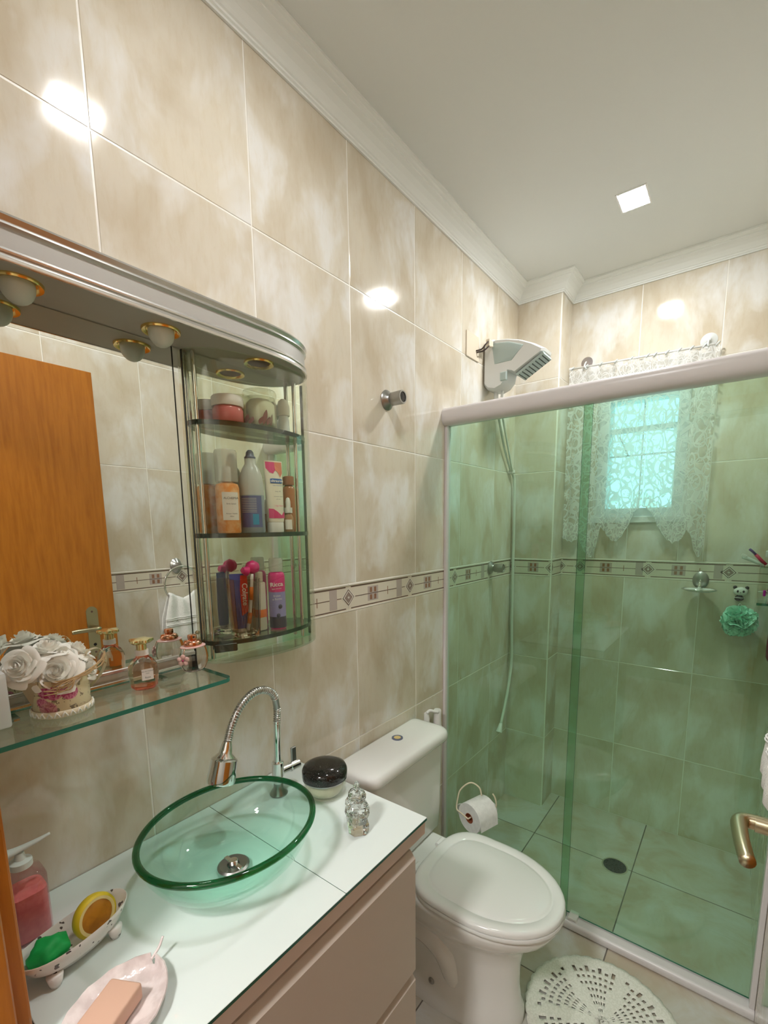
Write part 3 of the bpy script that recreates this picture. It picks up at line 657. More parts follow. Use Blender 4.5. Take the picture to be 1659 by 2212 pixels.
# ================================================================ TOILET
TYC = 1.207
def egg(x0, x1, hw, z, n=44, back=.45, p=2.3, yc=TYC):
    """egg outline: rounded nose to +x, blunter at the back"""
    xm = x0+(x1-x0)*back; pts = []
    for i in range(n):
        a = 2*pi*i/n; c, s = cos(a), sin(a)
        if c >= 0: x = xm+(x1-xm)*abs(c)**(2/2.05); y = hw*abs(s)**(2/2.05)
        else: x = xm-(xm-x0)*abs(c)**(2/(p+1.2)); y = hw*abs(s)**(2/(p))
        pts.append((x, yc+math.copysign(y, s), z))
    return pts
t = thing('toilet', 'white close-coupled toilet with its lid closed beside the vanity', 'toilet', (.30, TYC, 0))
b = bmesh.new()
sec = [(.0003, .06, .545, .128), (.03, .06, .545, .126), (.055, .065, .535, .116), (.12, .07, .528, .104), (.20, .075, .530, .102), (.25, .085, .540, .112), (.29, .10, .562, .134), (.32, .12, .592, .156), (.350, .15, .622, .172), (.378, .17, .638, .179), (.390, .17, .640, .180), (.396, .175, .634, .176)]
rings(b, [egg(x0, x1, hw, z) for z, x0, x1, hw in sec]); bmesh.ops.recalc_face_normals(b, faces=b.faces[:])
for s in (-1, 1):
    tube(catmull([(.10, TYC+s*.075, .06), (.16, TYC+s*.088, .17), (.23, TYC+s*.092, .235), (.31, TYC+s*.085, .20), (.345, TYC+s*.072, .11), (.36, TYC+s*.06, .04)], 6), lambda q: .030+.012*sin(pi*q), 14, b)
bx(.012, .245, TYC-.135, TYC+.135, .33, .3985, .012, 3, b)
obj('bowl', b, M['ceramic'], t, True, 60)
for s in (-1, 1):
    obj('bolt_cap', ico((.285, TYC+s*.112, .075), .011, 2, (1, .7, 1)), M['satin'], t, True)
b = bmesh.new(); rings(b, [egg(.215+e, .650-e, .184-e, z, p=3) for z, e in ((.3990, .006), (.402, .001), (.408, 0), (.4135, .002), (.4145, .008))]); bmesh.ops.recalc_face_normals(b, faces=b.faces[:])
obj('seat', b, M['seat'], t, True, 50)
b = bmesh.new(); rings(b, [egg(.212+e, .648-e*.9, .183-e, z, p=3) for z, e in ((.4150, .005), (.4175, .0), (.427, 0), (.4325, .004), (.4342, .012), (.4345, .034), (.4320, .0365), (.4315, .040), (.4345, .045), (.4362, .052), (.4395, .10), (.441, .16))]); bmesh.ops.recalc_face_normals(b, faces=b.faces[:])
obj('seat_lid', b, M['seat'], t, True, 60)
for s in (-1, 1): obj('hinge', cyl((.205, TYC+s*.075-.02, .415), (.205, TYC+s*.075+.02, .415), .0105, 14, bev=.002), M['seat'], t, True, 40)
b = bmesh.new(); L = []
for z, e in ((.3985, .018), (.41, .008), (.50, .004), (.743, 0)):
    x0, x1, y0, y1, r = .010+e*.3, .152-e*.8, .978+e, 1.398-e, .03; q = []
    for cx, cy, a in ((x1-r, y1-r, 0), (x0+.008, y1-.008, 90), (x0+.008, y0+.008, 180), (x1-r, y0+r, 270)):
        rr = r if a in (0, 270) else .008
        for k in range(6): an = radians(a+18*k); q.append((cx+rr*cos(an), cy+rr*sin(an), z))
    L.append(q)
rings(b, L); bmesh.ops.recalc_face_normals(b, faces=b.faces[:]); obj('tank', b, M['ceramic'], t, True, 40)
b = bmesh.new(); L = []
for z, e in ((.7432, .012), (.7445, .004), (.752, 0), (.766, 0), (.776, .003), (.7825, .010), (.7855, .021), (.7865, .04)):
    x0, x1, y0, y1, r = .0055, .171-e, .955+e, 1.421-e, max(.045-e*.6, .012); q = []; x0 += e*.3
    for cx, cy, a in ((x1-r, y1-r, 0), (x0+.02, y1-.02, 90), (x0+.02, y0+.02, 180), (x1-r, y0+r, 270)):
        rr = r if a in (0, 270) else .02
        for k in range(7): an = radians(a+15*k); q.append((cx+rr*cos(an), cy+rr*sin(an), z))
    L.append(q)
rings(b, L); bmesh.ops.recalc_face_normals(b, faces=b.faces[:]); obj('tank_lid', b, M['ceramic'], t, True, 70)
o = obj('flush_ring', lathe([(.0125, 0), (.0195, 0), (.0195, .003), (.0125, .003)], 28, (.063, 1.225, .7866)), M['slate'], t, True, 40)
obj('flush_button', lathe([(0, 0), (.0123, 0), (.0120, .0032), (0, .0036)], 28, (.063, 1.225, .7866)), mat('button_gold', (.75, .58, .25), .3), t, True, 40)

# toilet roll on its wire holder, hung on the glass
t = thing('roll_holder', 'white wire toilet roll holder stuck to the shower glass', 'holder', (.19, 1.60, .36))
TA = Vector((.30, .954, 0)); TH = Vector((.954, -.30, 0)); TC0 = Vector((.187, 1.537, .360)); TRR = .060
b = tube(catmull([tuple(TC0-TA*.006), tuple(TC0-TA*.008-TH*.035+Vector((0, 0, .006))), (.124, 1.55, .370), (.120, 1.565, .405), (.128, 1.575, .445), (.166, 1.585, .483), (.200, 1.595, .470), (.210, 1.60, .435)], 7), .003, 8)
obj('wire_frame', b, M['cream'], t, True)
obj('wire_hook', tube(catmull([tuple(TC0-TA*.006), tuple(TC0+TA*.106), tuple(TC0+TA*.106+TH*.03), (.262, 1.625, .40), (.259, 1.618, .435), (.252, 1.612, .452)], 7), .0028, 8), M['cream'], t, True)
for x, z in ((.098, .300), (.226, .362)): obj('suction_cup', lathe([(0, 0), (.030, 0), (.028, .006), (.012, .010), (.006, .013), (0, .014)], 24, (x, 1.6515, z), rot=Rm), M['wax'], t, True, 40)
t = thing('toilet_roll', 'white toilet paper roll on the wire holder by the green glass', 'toilet roll', tuple(TC0))
QR = Matrix((TH, Vector((0, 0, 1)).cross(TH)*0+Vector((0, 0, 1)), TA)).transposed()
b = lathe([(.0205, 0), (TRR-.001, 0), (TRR, .002), (TRR, .098), (TRR-.001, .100), (.0205, .100)], 44, TC0, rot=QR)
obj('paper', b, M['paper'], t, True, 40)
obj('core', lathe([(.0180, -.0005), (.0203, -.0005), (.0203, .1005), (.0180, .1005), (.0180, -.0005)], 28, TC0, rot=QR), M['cardboard'], t, True, 40)
b = bmesh.new(); q = [((TRR+.001)*cos(radians(a)), (TRR+.001)*sin(radians(a))) for a in range(80, -1, -10)]+[(TRR+.002, -.012), (TRR+.0035, -.030)]
V = [[b.verts.new(TC0+TA*e+TH*x+Vector((0, 0, z))) for x, z in q] for e in (.0015, .0985)]
for i in range(len(q)-1): b.faces.new((V[0][i], V[1][i], V[1][i+1], V[0][i+1]))
bmesh.ops.recalc_face_normals(b, faces=b.faces[:]); obj('loose_sheet', b, M['paper'], t, True)

# clip-on dispenser behind the tank
t = thing('block_dispenser', 'white plastic clip dispenser on the wall behind the toilet tank', 'dispenser', (.02, 1.525, .735))
b = bmesh.new(); rings(b, [[(.006+.012*f*sin(pi*i/10), 1.487+.034*i/10, z) for i in range(11)]+[(.0055, 1.521, z), (.0055, 1.487, z)] for z, f in ((.69, .6), (.71, 1), (.745, 1.2), (.77, .7), (.775, .4))])
bmesh.ops.recalc_face_normals(b, faces=b.faces[:]); obj('back_clip', b, M['plastic'], t, True, 60)
obj('bridge', tube(catmull([(.012, 1.497, .772), (.018, 1.51, .780), (.03, 1.525, .775), (.04, 1.54, .770)], 5), .006, 10), M['plastic'], t, True)
b = bmesh.new(); rings(b, [[(.030+.017*s*cos(2*pi*k/20), 1.55+.017*s*sin(2*pi*k/20), z) for k in range(20)] for z, s in ((.665, .5), (.668, .85), (.68, 1), (.70, 1), (.75, .88), (.772, .92), (.775, .8))])
obj('holder_tube', b, M['plastic'], t, True, 50); obj('vent_hole', ico((.0445, 1.542, .703), .005, 2, (.5, .8, 1.4)), M['drain'], t, True)
obj('scent_block', bx(.012, .03, 1.50, 1.53, .69, .72, .004, 2), mat('scent', (.50, .12, .18), .5), t)

# ---------------------------------------------------------------- crochet rug
b = bmesh.new(); NS, NR, RR = 108, 20, .222; cx, cy = .742, 1.345
def rug_open(i, j):
    f = (j+.5)/NR; s = (i % 18)/18.0; petal = abs(s-.5)*2      # six petals
    if f > .90 or f < .06: return False
    if f > .80: return (i % 4 == 1) and j % 2 == 0
    lim = .42+.50*f
    if petal > 1-.62*(1-f/.82)-.10 and f < .78: return False
    return (i % 2 == 1) and (j % 2 == 1)
P = {}
for i in range(NS):
    for j in range(NR+1):
        a = 2*pi*i/NS+.35; r = RR*(j/NR) if j else .003
        if j == NR: r += .006*abs(sin(a*18))
        if j == NR-1: r += .003*abs(sin(a*18))
        P[i, j] = b.verts.new((cx+r*cos(a), cy+r*sin(a), .0065+.0012*sin(i*2.1)*sin(j*1.9)+.0008*(j % 2)))
for i in range(NS):
    for j in range(NR):
        if not rug_open(i, j): b.faces.new((P[i, j], P[i, j+1], P[(i+1) % NS, j+1], P[(i+1) % NS, j]))
bmesh.ops.recalc_face_normals(b, faces=b.faces[:]); bmesh.ops.solidify(b, geom=b.faces[:], thickness=.0035)
for v in b.verts: v.co.z = max(v.co.z, .0004)
o = obj('crochet_rug', b, M['cotton'], None, True); tag(o, 'round cream crochet rug with open holes on the floor before the toilet', 'rug')

# ================================================================ VANITY
t = thing('vanity_cabinet', 'beige two-drawer vanity cabinet under the white glass top', 'cabinet', (.21, .45, 0))
obj('cabinet_body', bx(.008, .424, .132, .764, .10, .8238, .001, 1), M['laminate'], t)
b = bx(.05, .39, .15, .74, .0004, .10); obj('plinth', b, M['laminate'], t)
def drawer(z0, z1):
    poly = [(.426, z0), (.443, z0), (.443, z1-.016), (.430, z1), (.426, z1)]
    return obj('drawer_front', prism(poly, .133, .768, 'y'), M['laminate'], t)
drawer(.508, .806); drawer(.12, .497)
t = thing('countertop', 'white glass topped vanity counter with beige front edge', 'countertop', (.21, .45, .825))
obj('counter_board', bx(.006, .441, .126, .812, .8245, .8570, .0015, 1), M['laminedge'], t)
for y0, y1 in ((.126, .5415), (.5425, .8145)):
    b = bx(.0055, .444, y0, y1, .8572, .8650, .0008, 1)
    for f in b.faces: f.material_index = 0 if abs(f.normal.z) > .5 else 1
    obj('glass_top', b, [M['counter'], M['cedge']], t)
ZT0 = .8652
# basin
BX, BY, BRX, BRY = .230, .455, .147, .165
t = thing('vessel_basin', 'oval green tinted glass vessel basin on the white counter', 'basin', (BX, BY, ZT0))
outer = [(.30, 0), (.42, .001), (.58, .008), (.74, .022), (.87, .044), (.955, .070), (1.0, .096)]
inner = [(.965, .096), (.92, .070), (.835, .047), (.71, .028), (.56, .0145), (.40, .008), (.20, .006)]
prof = [(r*BRX, z) for r, z in [(0, 0)]+outer+inner+[(0, .006)]]
obj('glass_bowl', lathe(prof, 64, (BX, BY, ZT0), sy=BRY/BRX), M['basin'], t, True, 70)
pts = [(BX+(BRX-.002)*cos(2*pi*k/72), BY+(BRY-.002)*sin(2*pi*k/72), ZT0+.098) for k in range(72)]
obj('thick_rim', tube(pts, .0062, 12, closed=True), M['rim'], t, True)
b = lathe([(.010, 0), (.029, 0), (.030, .003), (.026, .006), (.012, .004), (.010, 0)], 28, (BX, BY, ZT0+.0072)); obj('drain_flange', b, M['satin'], t, True, 40)
b = bx(BX-.026, BX+.026, BY-.0045, BY+.0045, ZT0+.0105, ZT0+.016, .001, 1); cyl((BX, BY, ZT0+.006), (BX, BY, ZT0+.021), .0085, 14, b, bev=.001); obj('drain_cross', b, M['chrome'], t, True, 40)
# faucet
t = thing('faucet', 'tall chrome basin tap with flexible gooseneck and spray head', 'faucet', (.098, .676, ZT0))
sx, sy = .098, .676
obj('base_flange', lathe([(0, 0), (.021, 0), (.022, .003), (.018, .010), (.0125, .017), (.0115, .03), (0, .03)], 28, (sx, sy, ZT0)), M['satin'], t, True, 40)
b = cyl((sx, sy, ZT0+.015), (sx, sy, ZT0+.075), .0115, 20); cyl((sx, sy, ZT0+.045), (sx, sy, ZT0+.085), .0145, 20, b, bev=.002); obj('valve_body', b, M['chrome'], t, True, 40)
b = cyl((sx, sy+.008, ZT0+.056), (sx+.003, sy+.058, ZT0+.054), .0105, 18, bev=.001); cyl((sx+.002, sy+.036, ZT0+.0545), (sx+.0035, sy+.064, ZT0+.054), .0125, 18, b, bev=.0015)
obj('valve_spindle', b, M['chrome'], t, True, 40)
obj('lever', bx(sx-.002, sx+.004, sy+.043, sy+.058, ZT0+.062, ZT0+.103, .0012, 1), M['satin'], t)
obj('stem', cyl((sx, sy, ZT0+.085), (sx+.002, sy+.002, ZT0+.190), .0088, 20), M['chrome'], t, True, 40)
path = catmull([(sx+.002, sy+.002, ZT0+.185), (.103, .678, 1.088), (.112, .662, 1.130), (.121, .628, 1.153), (.130, .590, 1.157), (.138, .552, 1.140), (.143, .526, 1.108), (.147, .512, 1.080)], 14)
obj('flexible_neck', tube(path, .0078, 14), M['satin'], t, True)
b = bmesh.new()
for i in range(0, len(path)-1):
    if i % 2 == 0 and (i < 16 or i > 22):
        d = (path[i+1]-path[i]).normalized(); q = d.to_track_quat('Z', 'Y').to_matrix()
        tube([path[i]+q@Vector((.0084*cos(a), .0084*sin(a), 0)) for a in [2*pi*k/14 for k in range(14)]], .0011, 6, b, closed=True)
    if i == 19: obj('neck_coil', b, M['chrome'], t, True); b = bmesh.new()
obj('neck_coil', b, M['chrome'], t, True)
p0, p1 = Vector((.147, .512, 1.082)), Vector((.151, .488, 1.003)); q = (p1-p0).to_track_quat('Z', 'Y').to_matrix(); LN = (p1-p0).length
obj('neck_collar', lathe([(0, 0), (.0085, 0), (.0115, .010), (.0135, .024), (.020, .030), (.0225, .037), (0, .041)], 24, p0, rot=q), M['chrome'], t, True, 40)
obj('spray_head', lathe([(0, .030), (.020, .031), (.0265, .036), (.0275, .060), (.0290, .076), (.0275, .083), (.0195, .084), (.018, .081), (0, .081)], 28, p0, rot=q), M['chrome'], t, True, 40)
obj('spray_opening', lathe([(0, 0), (.0172, 0), (.0172, .002), (0, .002)], 20, p0+q@Vector((0, 0, .0815)), rot=q), M['slate'], t)

# ---------------------------------------------------------------- things on the counter
t = thing('powder_jar', 'round glass jar with a glossy black lid beside the tap', 'jar', (.190, .746, ZT0))
jx, jy = .190, .746
obj('glass_body', lathe([(0, 0), (.034, 0), (.042, .006), (.047, .020), (.049, .036), (.048, .046), (.044, .046), (.044, .036), (.041, .018), (.034, .008), (0, .006)], 40, (jx, jy, ZT0), sx=1.08, sy=1.08), M['jarglass'], t, True, 60)
obj('cream_fill', lathe([(0, 0), (.034, 0), (.040, .010), (.0428, .022), (.0432, .034), (0, .035)], 32, (jx, jy, ZT0+.007), sx=1.08, sy=1.08), M['ivory'], t, True, 60)
obj('jar_lid', lathe([(0, 0), (.0495, 0), (.0515, .004), (.0515, .018), (.048, .026), (.038, .031), (.02, .033), (0, .0335)], 40, (jx, jy, ZT0+.0465), sx=1.08, sy=1.08), M['jarblack'], t, True, 50)
obj('lid_band', lathe([(.048, 0), (.0505, 0), (.0505, .003), (.048, .003)], 40, (jx, jy, ZT0+.0435), sx=1.08, sy=1.08), M['satin'], t, True, 50)
# crystal figurine bottle
t = thing('crystal_figurine', 'small clear crystal bear shaped bottle near the counter corner', 'figurine', (.345, .690, ZT0))
gx, gy = .342, .692
Rz = Matrix.Rotation(radians(-40), 3, 'Z')
def gp(x, y, z): v = Rz@Vector((x, y, 0)); return (gx+v.x, gy+v.y, ZT0+z)
b = bmesh.new(); rings(b, [[gp(sx*.031*s, sy*.022*s, z) for sx, sy in ((-1, -.6), (-.6, -1), (.6, -1), (1, -.6), (1, .6), (.6, 1), (-.6, 1), (-1, .6))] for z, s in ((0, .9), (.004, 1), (.018, 1.02), (.024, .9))])
obj('crystal_base', b, M['crystal'], t)
b = ico(gp(0, 0, .043), .028, 2, (1.05, .95, 1.0)); obj('crystal_body', b, M['crystal'], t)
for s in (-1, 1): obj('crystal_arm', ico(gp(s*.030, -.010, .042), .013, 2, (1, 1, 1.4)), M['crystal'], t)
obj('crystal_head', ico(gp(0, 0, .077), .0195, 2, (1.1, 1, .9)), M['crystal'], t)
for s in (-1, 1): obj('crystal_ear', ico(gp(s*.016, 0, .091), .007, 1), M['crystal'], t)
obj('stopper', lathe([(0, 0), (.005, .002), (.004, .010), (.006, .016), (.003, .024), (0, .026)], 12, gp(0, 0, .086)), M['crystal'], t, True)
# pink pump bottle
t = thing('soap_pump', 'pink liquid soap pump bottle standing against the wall by the door frame', 'soap dispenser', (.084, .172, ZT0))
ux, uy = .082, .170
def rsq(a, z): return 1/((abs(cos(a))**4+abs(sin(a))**4)**.25)*.93
obj('bottle_shell', lathe([(0, 0), (.028, 0), (.031, .004), (.031, .100), (.028, .108), (.016, .113), (.013, .120), (0, .120)], 36, (ux, uy, ZT0), fn=rsq), M['pinkclear'], t, True, 60)
obj('soap_fill', lathe([(0, 0), (.026, 0), (.0285, .004), (.0285, .078), (0, .079)], 36, (ux, uy, ZT0+.002), fn=rsq), M['pinkgel'], t, True, 60)
b = lathe([(0, 0), (.0155, 0), (.0155, .010), (.008, .013), (.006, .024), (0, .024)], 20, (ux, uy, ZT0+.1205)); obj('pump_collar', b, M['wax'], t, True, 40)
obj('pump_nozzle', tube(catmull([(ux-.004, uy-.016, ZT0+.148), (ux, uy, ZT0+.150), (ux+.006, uy+.022, ZT0+.155), (ux+.010, uy+.040, ZT0+.160)], 5), lambda q: .0095-.0065*q, 10, flat=.6), M['wax'], t, True)
# boat shaped dish
dx, dy, da = .190, .203, radians(101)
Rd = Matrix.Rotation(da, 3, 'Z')
t = thing('sponge_dish', 'white speckled boat shaped ceramic dish on feet holding the lemon', 'dish', (dx, dy, ZT0))
def boat(s, z, w=1.0): 
    L = []
    for k in range(40):
        a = 2*pi*k/40; v = Rd@Vector((.080*s*cos(a)*1.0, .040*s*w*sin(a)*(1+.12*cos(2*a)), 0)); L.append((dx+v.x, dy+v.y, z+.004*cos(a)**2))
    return L
b = bmesh.new(); rings(b, [boat(s, ZT0+z) for s, z in ((.45, .010), (.66, .011), (.84, .022), (.95, .036), (1.0, .045), (.985, .0465), (.965, .045), (.91, .035), (.80, .023), (.62, .015), (.4, .014))])
bmesh.ops.recalc_face_normals(b, faces=b.faces[:]); obj('dish_body', b, M['speckle'], t, True, 60)
for ax, ay in ((.045, .022), (.045, -.022), (-.045, .022), (-.045, -.022)):
    v = Rd@Vector((ax, ay, 0)); obj('foot', lathe([(0, 0), (.007, 0), (.009, .006), (.011, .018), (0, .018)], 12, (dx+v.x, dy+v.y, ZT0)), M['speckle'], t, True)
t = thing('lemon_slice', 'yellow lemon slice shaped sponge leaning in the speckled dish', 'sponge', (.178, .238, ZT0+.03))
Rl = Rd@Matrix.Rotation(radians(78), 3, 'X')@Matrix.Identity(3)
lc = Vector((.183, .232, ZT0+.042))
obj('rind', lathe([(.028, -.008), (.0315, -.006), (.0325, 0), (.0315, .006), (.028, .008), (.028, -.008)], 40, lc, rot=Rl), M['yellow'], t, True, 60)
obj('pith', lathe([(.0235, -.0075), (.028, -.0075), (.028, .0078), (.0235, .0078), (.0235, -.0075)], 40, lc, rot=Rl), M['pith'], t, True, 40)
obj('pulp', lathe([(0, -.0065), (.0233, -.0065), (.0233, .0070), (0, .0070)], 36, lc, rot=Rl), M['amber'], t, True, 40)
o = obj('green_sponge', ico((.197, .165, ZT0+.040), .023, 3, (1.0, 1.15, .82), fn=lambda c: 1+.16*sin(5*c.x+1)*sin(6*c.y)+.08*sin(9*c.z)), M['green'], None, True); tag(o, 'bright green crumpled scrubbing sponge in the speckled dish', 'sponge')
# leaf dish + soap
t = thing('leaf_dish', 'pearly leaf shaped soap dish at the near end of the counter', 'soap dish', (.345, .190, ZT0))
ld = Vector((.345, .190, 0)); ax = (Vector((.300, .262, 0))-Vector((.375, .125, 0))).normalized(); bxv = Vector((ax.y, -ax.x, 0))
b = bmesh.new(); L = []; NL = 20
for i in range(NL+1):
    f = i/NL; y = -.088+.172*f; wd = .059*(sin(pi*min(.999, f**1.15*.97+.028))**.55)
    row = []
    for k in range(13):
        g = -1+k/6; h = .003+.017*abs(g)**2.2+.0012*sin(f*34+abs(g)*5)+.0035*math.copysign(1, sin(f*30-abs(g)*9))*0+.0009*sin(g*30)*abs(g)*0
        p = ld+ax*y+bxv*(wd*g); row.append(Vector((p.x, p.y, ZT0+h)))
    L.append(row)
VV = [[b.verts.new(p) for p in r] for r in L]
for i in range(NL):
    for k in range(12): b.faces.new((VV[i][k], VV[i][k+1], VV[i+1][k+1], VV[i+1][k]))
bmesh.ops.recalc_face_normals(b, faces=b.faces[:]); bmesh.ops.solidify(b, geom=b.faces[:], thickness=.0022)
mz = min(v.co.z for v in b.verts)
for v in b.verts: v.co.z += ZT0+.0002-mz
obj('leaf_bowl', b, M['leaf'], t, True, 60)
obj('leaf_stem', tube(catmull([tuple(ld+ax*.080+Vector((0, 0, ZT0+.016))), tuple(ld+ax*.094+bxv*.003+Vector((0, 0, ZT0+.022))), tuple(ld+ax*.104+bxv*.004+Vector((0, 0, ZT0+.032)))], 5), .002, 8), M['leaf'], t, True)
ang = math.atan2(ax.y, ax.x)
o = obj('soap_bar', bx(.352-.052, .352+.052, .172-.024, .172+.024, ZT0+.0085, ZT0+.0335, .004, 3, rot=Matrix.Rotation(ang, 3, 'Z')), M['soap'], None, True, 40); tag(o, 'pink beige rectangular soap bar lying in the leaf dish', 'soap')

# ================================================================ MIRROR CABINET
t = MC = thing('mirror_cabinet', 'wall mirror with silver light canopy and curved glass side cabinet', 'mirror cabinet', (.006, .50, 1.53))
obj('mirror_panel', bx(.0055, .014, .123, .5275, 1.247, 1.8835), M['mirror'], t)
obj('cabinet_mirror', bx(.0055, .014, .5305, .8795, 1.217, 1.8835), M['mirror'], t)
obj('mirror_trim', bx(.0055, .0175, .123, .5275, 1.2425, 1.2495, .001, 1), M['bead'], t)
obj('mirror_gap', bx(.0055, .0138, .5277, .5303, 1.217, 1.8835), M['black'], t)
YS, YE, DP = .665, .867, .131
def plan(off, n=22):
    d = DP-off; e = YE-off
    pts = [(.006, .123), (d, .123), (d, YS*.5+.06)]
    for k in range(n+1):
        a = pi/2*k/n; pts.append((.006+(d-.006)*cos(a)**(2/2.3), YS+(e-YS)*sin(a)**(2/2.3)))
    return pts
prof = [(1.8840, .004), (1.8840, .0), (1.8875, -.0006), (1.8905, 0), (1.892, .0025), (1.894, .0028), (1.896, .0012), (1.8985, .0008), (1.9005, .0025), (1.903, .0050), (1.9275, .0050), (1.930, .0025), (1.932, .0008), (1.9345, .0012), (1.9365, .0028), (1.9385, .0018), (1.943, -.0006), (1.947, .002), (1.948, .007)]
b = bmesh.new(); rings(b, [[(x, y, z) for x, y in plan(o)] for z, o in prof], cap0=False); bmesh.ops.recalc_face_normals(b, faces=b.faces[:])
for f in b.faces:
    z = sum(v.co.z for v in f.verts)/len(f.verts); f.material_index = 0 if 1.902 < z < 1.9285 else 1
obj('canopy', b, [M['silver'], M['bead']], t, True, 22)
obj('canopy_underside', prism(plan(.003), 1.8845, 1.8860), M['under'], t)
for i, (x, y, r) in enumerate(((.072, .262, .034), (.072, .479, .034), (.068, .703, .033))):
    s = obj('lamp_socket', lathe([(r-.010, .0005), (r-.007, -.0030), (r-.001, -.0045), (r, -.0015), (r, .0003), (r-.010, .0005)], 32, (x, y, 1.8842)), M['gold'], t, True, 60)
    obj('socket_recess', lathe([(0, 0), (r-.009, 0), (r-.009, .0006), (0, .0006)], 28, (x, y, 1.8834)), mat('socket_dark', (.10, .05, .03), .6) if i > 1 else M['gold'], s)
    if i < 2: obj('bulb', ico((x, y, 1.8800), r-.011, 3, (1, 1, 1.15)), M['frost'], s, True)
def bow(dep, ya, yb, n=32): return [(.0145+dep*sin(pi*k/n)**(2/2.15), (ya+yb)/2-(yb-ya)/2*(cos(pi*k/n) if abs(cos(pi*k/n)) > 1e-6 else 0)) for k in range(n+1)]
for z in (1.7355, 1.4980, 1.2580):
    b = prism(bow(.073, .556, .868), z, z+.010); b.normal_update()
    for f in b.faces: f.material_index = 0 if abs(f.normal.z) > .5 else 1
    obj('glass_shelf', b, [M['smoke'], M['smokeedge']], t)
for x, y in ((.0285, .566), (.0290, .838)):
    obj('post', cyl((x, y, 1.2260), (x, y, 1.8838), .0052, 14), M['chrome'], t, True, 40)
A, B2 = bow(.0865, .549, .8785), bow(.0825, .553, .8745); b = bmesh.new()
rings(b, [[(x, y, z) for x, y in A]+[(x, y, z) for x, y in B2[::-1]] for z in (1.2245, 1.8835)]); bmesh.ops.recalc_face_normals(b, faces=b.faces[:])
obj('curved_glass_door', b, M['doorglass'], t, True, 40)
obj('door_edge', bx(.0142, .0175, .8755, .8790, 1.2245, 1.8835), M['smokeedge'], t)
obj('door_edge', bx(.0142, .0168, .5485, .5500, 1.2245, 1.8835), M['smokeedge'], t)
obj('cabinet_floor', prism(bow(.086, .5495, .878), 1.2185, 1.2240), M['shelfglass'], t)
obj('maker_plate', bx(.0560, .0590, .556, .606, 1.243, 1.262, .002, 1, rot=Matrix.Rotation(-.45, 3, 'Z')), M['smokeedge'], t)
obj('hinge_screw', ico((.0160, .540, 1.290), .0045, 2, (.5, 1, 1)), M['brass'], t, True)

# long glass shelf under the mirror
t = thing('glass_shelf', 'long clear glass shelf with green edge below the mirror', 'shelf', (.09, .32, 1.214))
ZSH = 1.2225
pl = [(.0055, .124), (.168, .124)]+[(.150+.018*cos(radians(a)), .504+.018*sin(radians(a))) for a in range(0, 91, 15)]+[(.0055, .522)]
b = prism(pl, 1.2145, 1.2222); b.normal_update()
for f in b.faces: f.material_index = 0 if abs(f.normal.z) > .5 else 1
obj('shelf_pane', b, [M['shelfglass'], M['shelfedge']], t)
obj('shelf_rail', bx(.0055, .020, .124, .515, 1.2225, 1.2285, .001, 1), M['chrome'], t)
for y in (.20, .45): obj('shelf_bracket', bx(.0055, .035, y-.006, y+.006, 1.2065, 1.2143, .002, 1), M['chrome'], t)

# ---------------------------------------------------------------- things on the glass shelf
t = thing('flower_cup', 'small watering-can style cup printed with pink roses, full of white roses', 'cup', (.083, .252, ZSH))
qx, qy = .083, .252
obj('cup_body', lathe([(0, 0), (.037, 0), (.040, .004), (.041, .030), (.041, .062), (.039, .062), (.038, .030), (.036, .006), (0, .005)], 40, (qx, qy, ZSH)), M['roseprint'], t, True, 60)
b = lathe([(.0405, .0005), (.0425, .001), (.0430, .010), (.0415, .012), (.0405, .0005)], 48, (qx, qy, ZSH), fn=lambda a, z: 1+.012*sin(a*24)); obj('braid_trim', b, M['cream'], t, True)
b = bmesh.new()
for k in range(26): a = 2*pi*k/26; tube([(qx+(.0435)*cos(a+q)+0, qy+(.0435)*sin(a+q), ZSH+.006+dz) for q, dz in ((-.09, -.003), (0, .004), (.09, -.003))], .0013, 5, b)
obj('braid_stitches', b, M['petal'], t, True)
# pointed spout on the left
b = bmesh.new(); sp = Vector((qx+.012, qy-.060, ZSH+.068)); a1, a2 = radians(-112), radians(-60)
w0 = [b.verts.new(p) for p in ((qx+.041*cos(a1), qy+.041*sin(a1), ZSH+.060), (qx+.0415*cos(-1.50), qy+.0415*sin(-1.50), ZSH+.020), (qx+.041*cos(a2), qy+.041*sin(a2), ZSH+.060))]; w1 = b.verts.new(sp)
b.faces.new((w0[0], w0[1], w1)); b.faces.new((w0[1], w0[2], w1)); bmesh.ops.solidify(b, geom=b.faces[:], thickness=.0015); obj('spout', b, M['cream'], t)
b = bmesh.new(); hp = catmull([(qx+.008, qy+.040, ZSH+.030), (qx+.010, qy+.060, ZSH+.052), (qx+.010, qy+.069, ZSH+.075), (qx+.008, qy+.060, ZSH+.094), (qx+.004, qy+.044, ZSH+.092), (qx, qy+.034, ZSH+.074)], 6)
V = [[b.verts.new((p.x+s*.0055, p.y, p.z)) for p in hp] for s in (-1, 1)]
for i in range(len(hp)-1): b.faces.new((V[0][i], V[1][i], V[1][i+1], V[0][i+1]))
bmesh.ops.solidify(b, geom=b.faces[:], thickness=.0012); obj('ribbon_handle', b, M['cream'], t, True, 60)
b = bmesh.new()
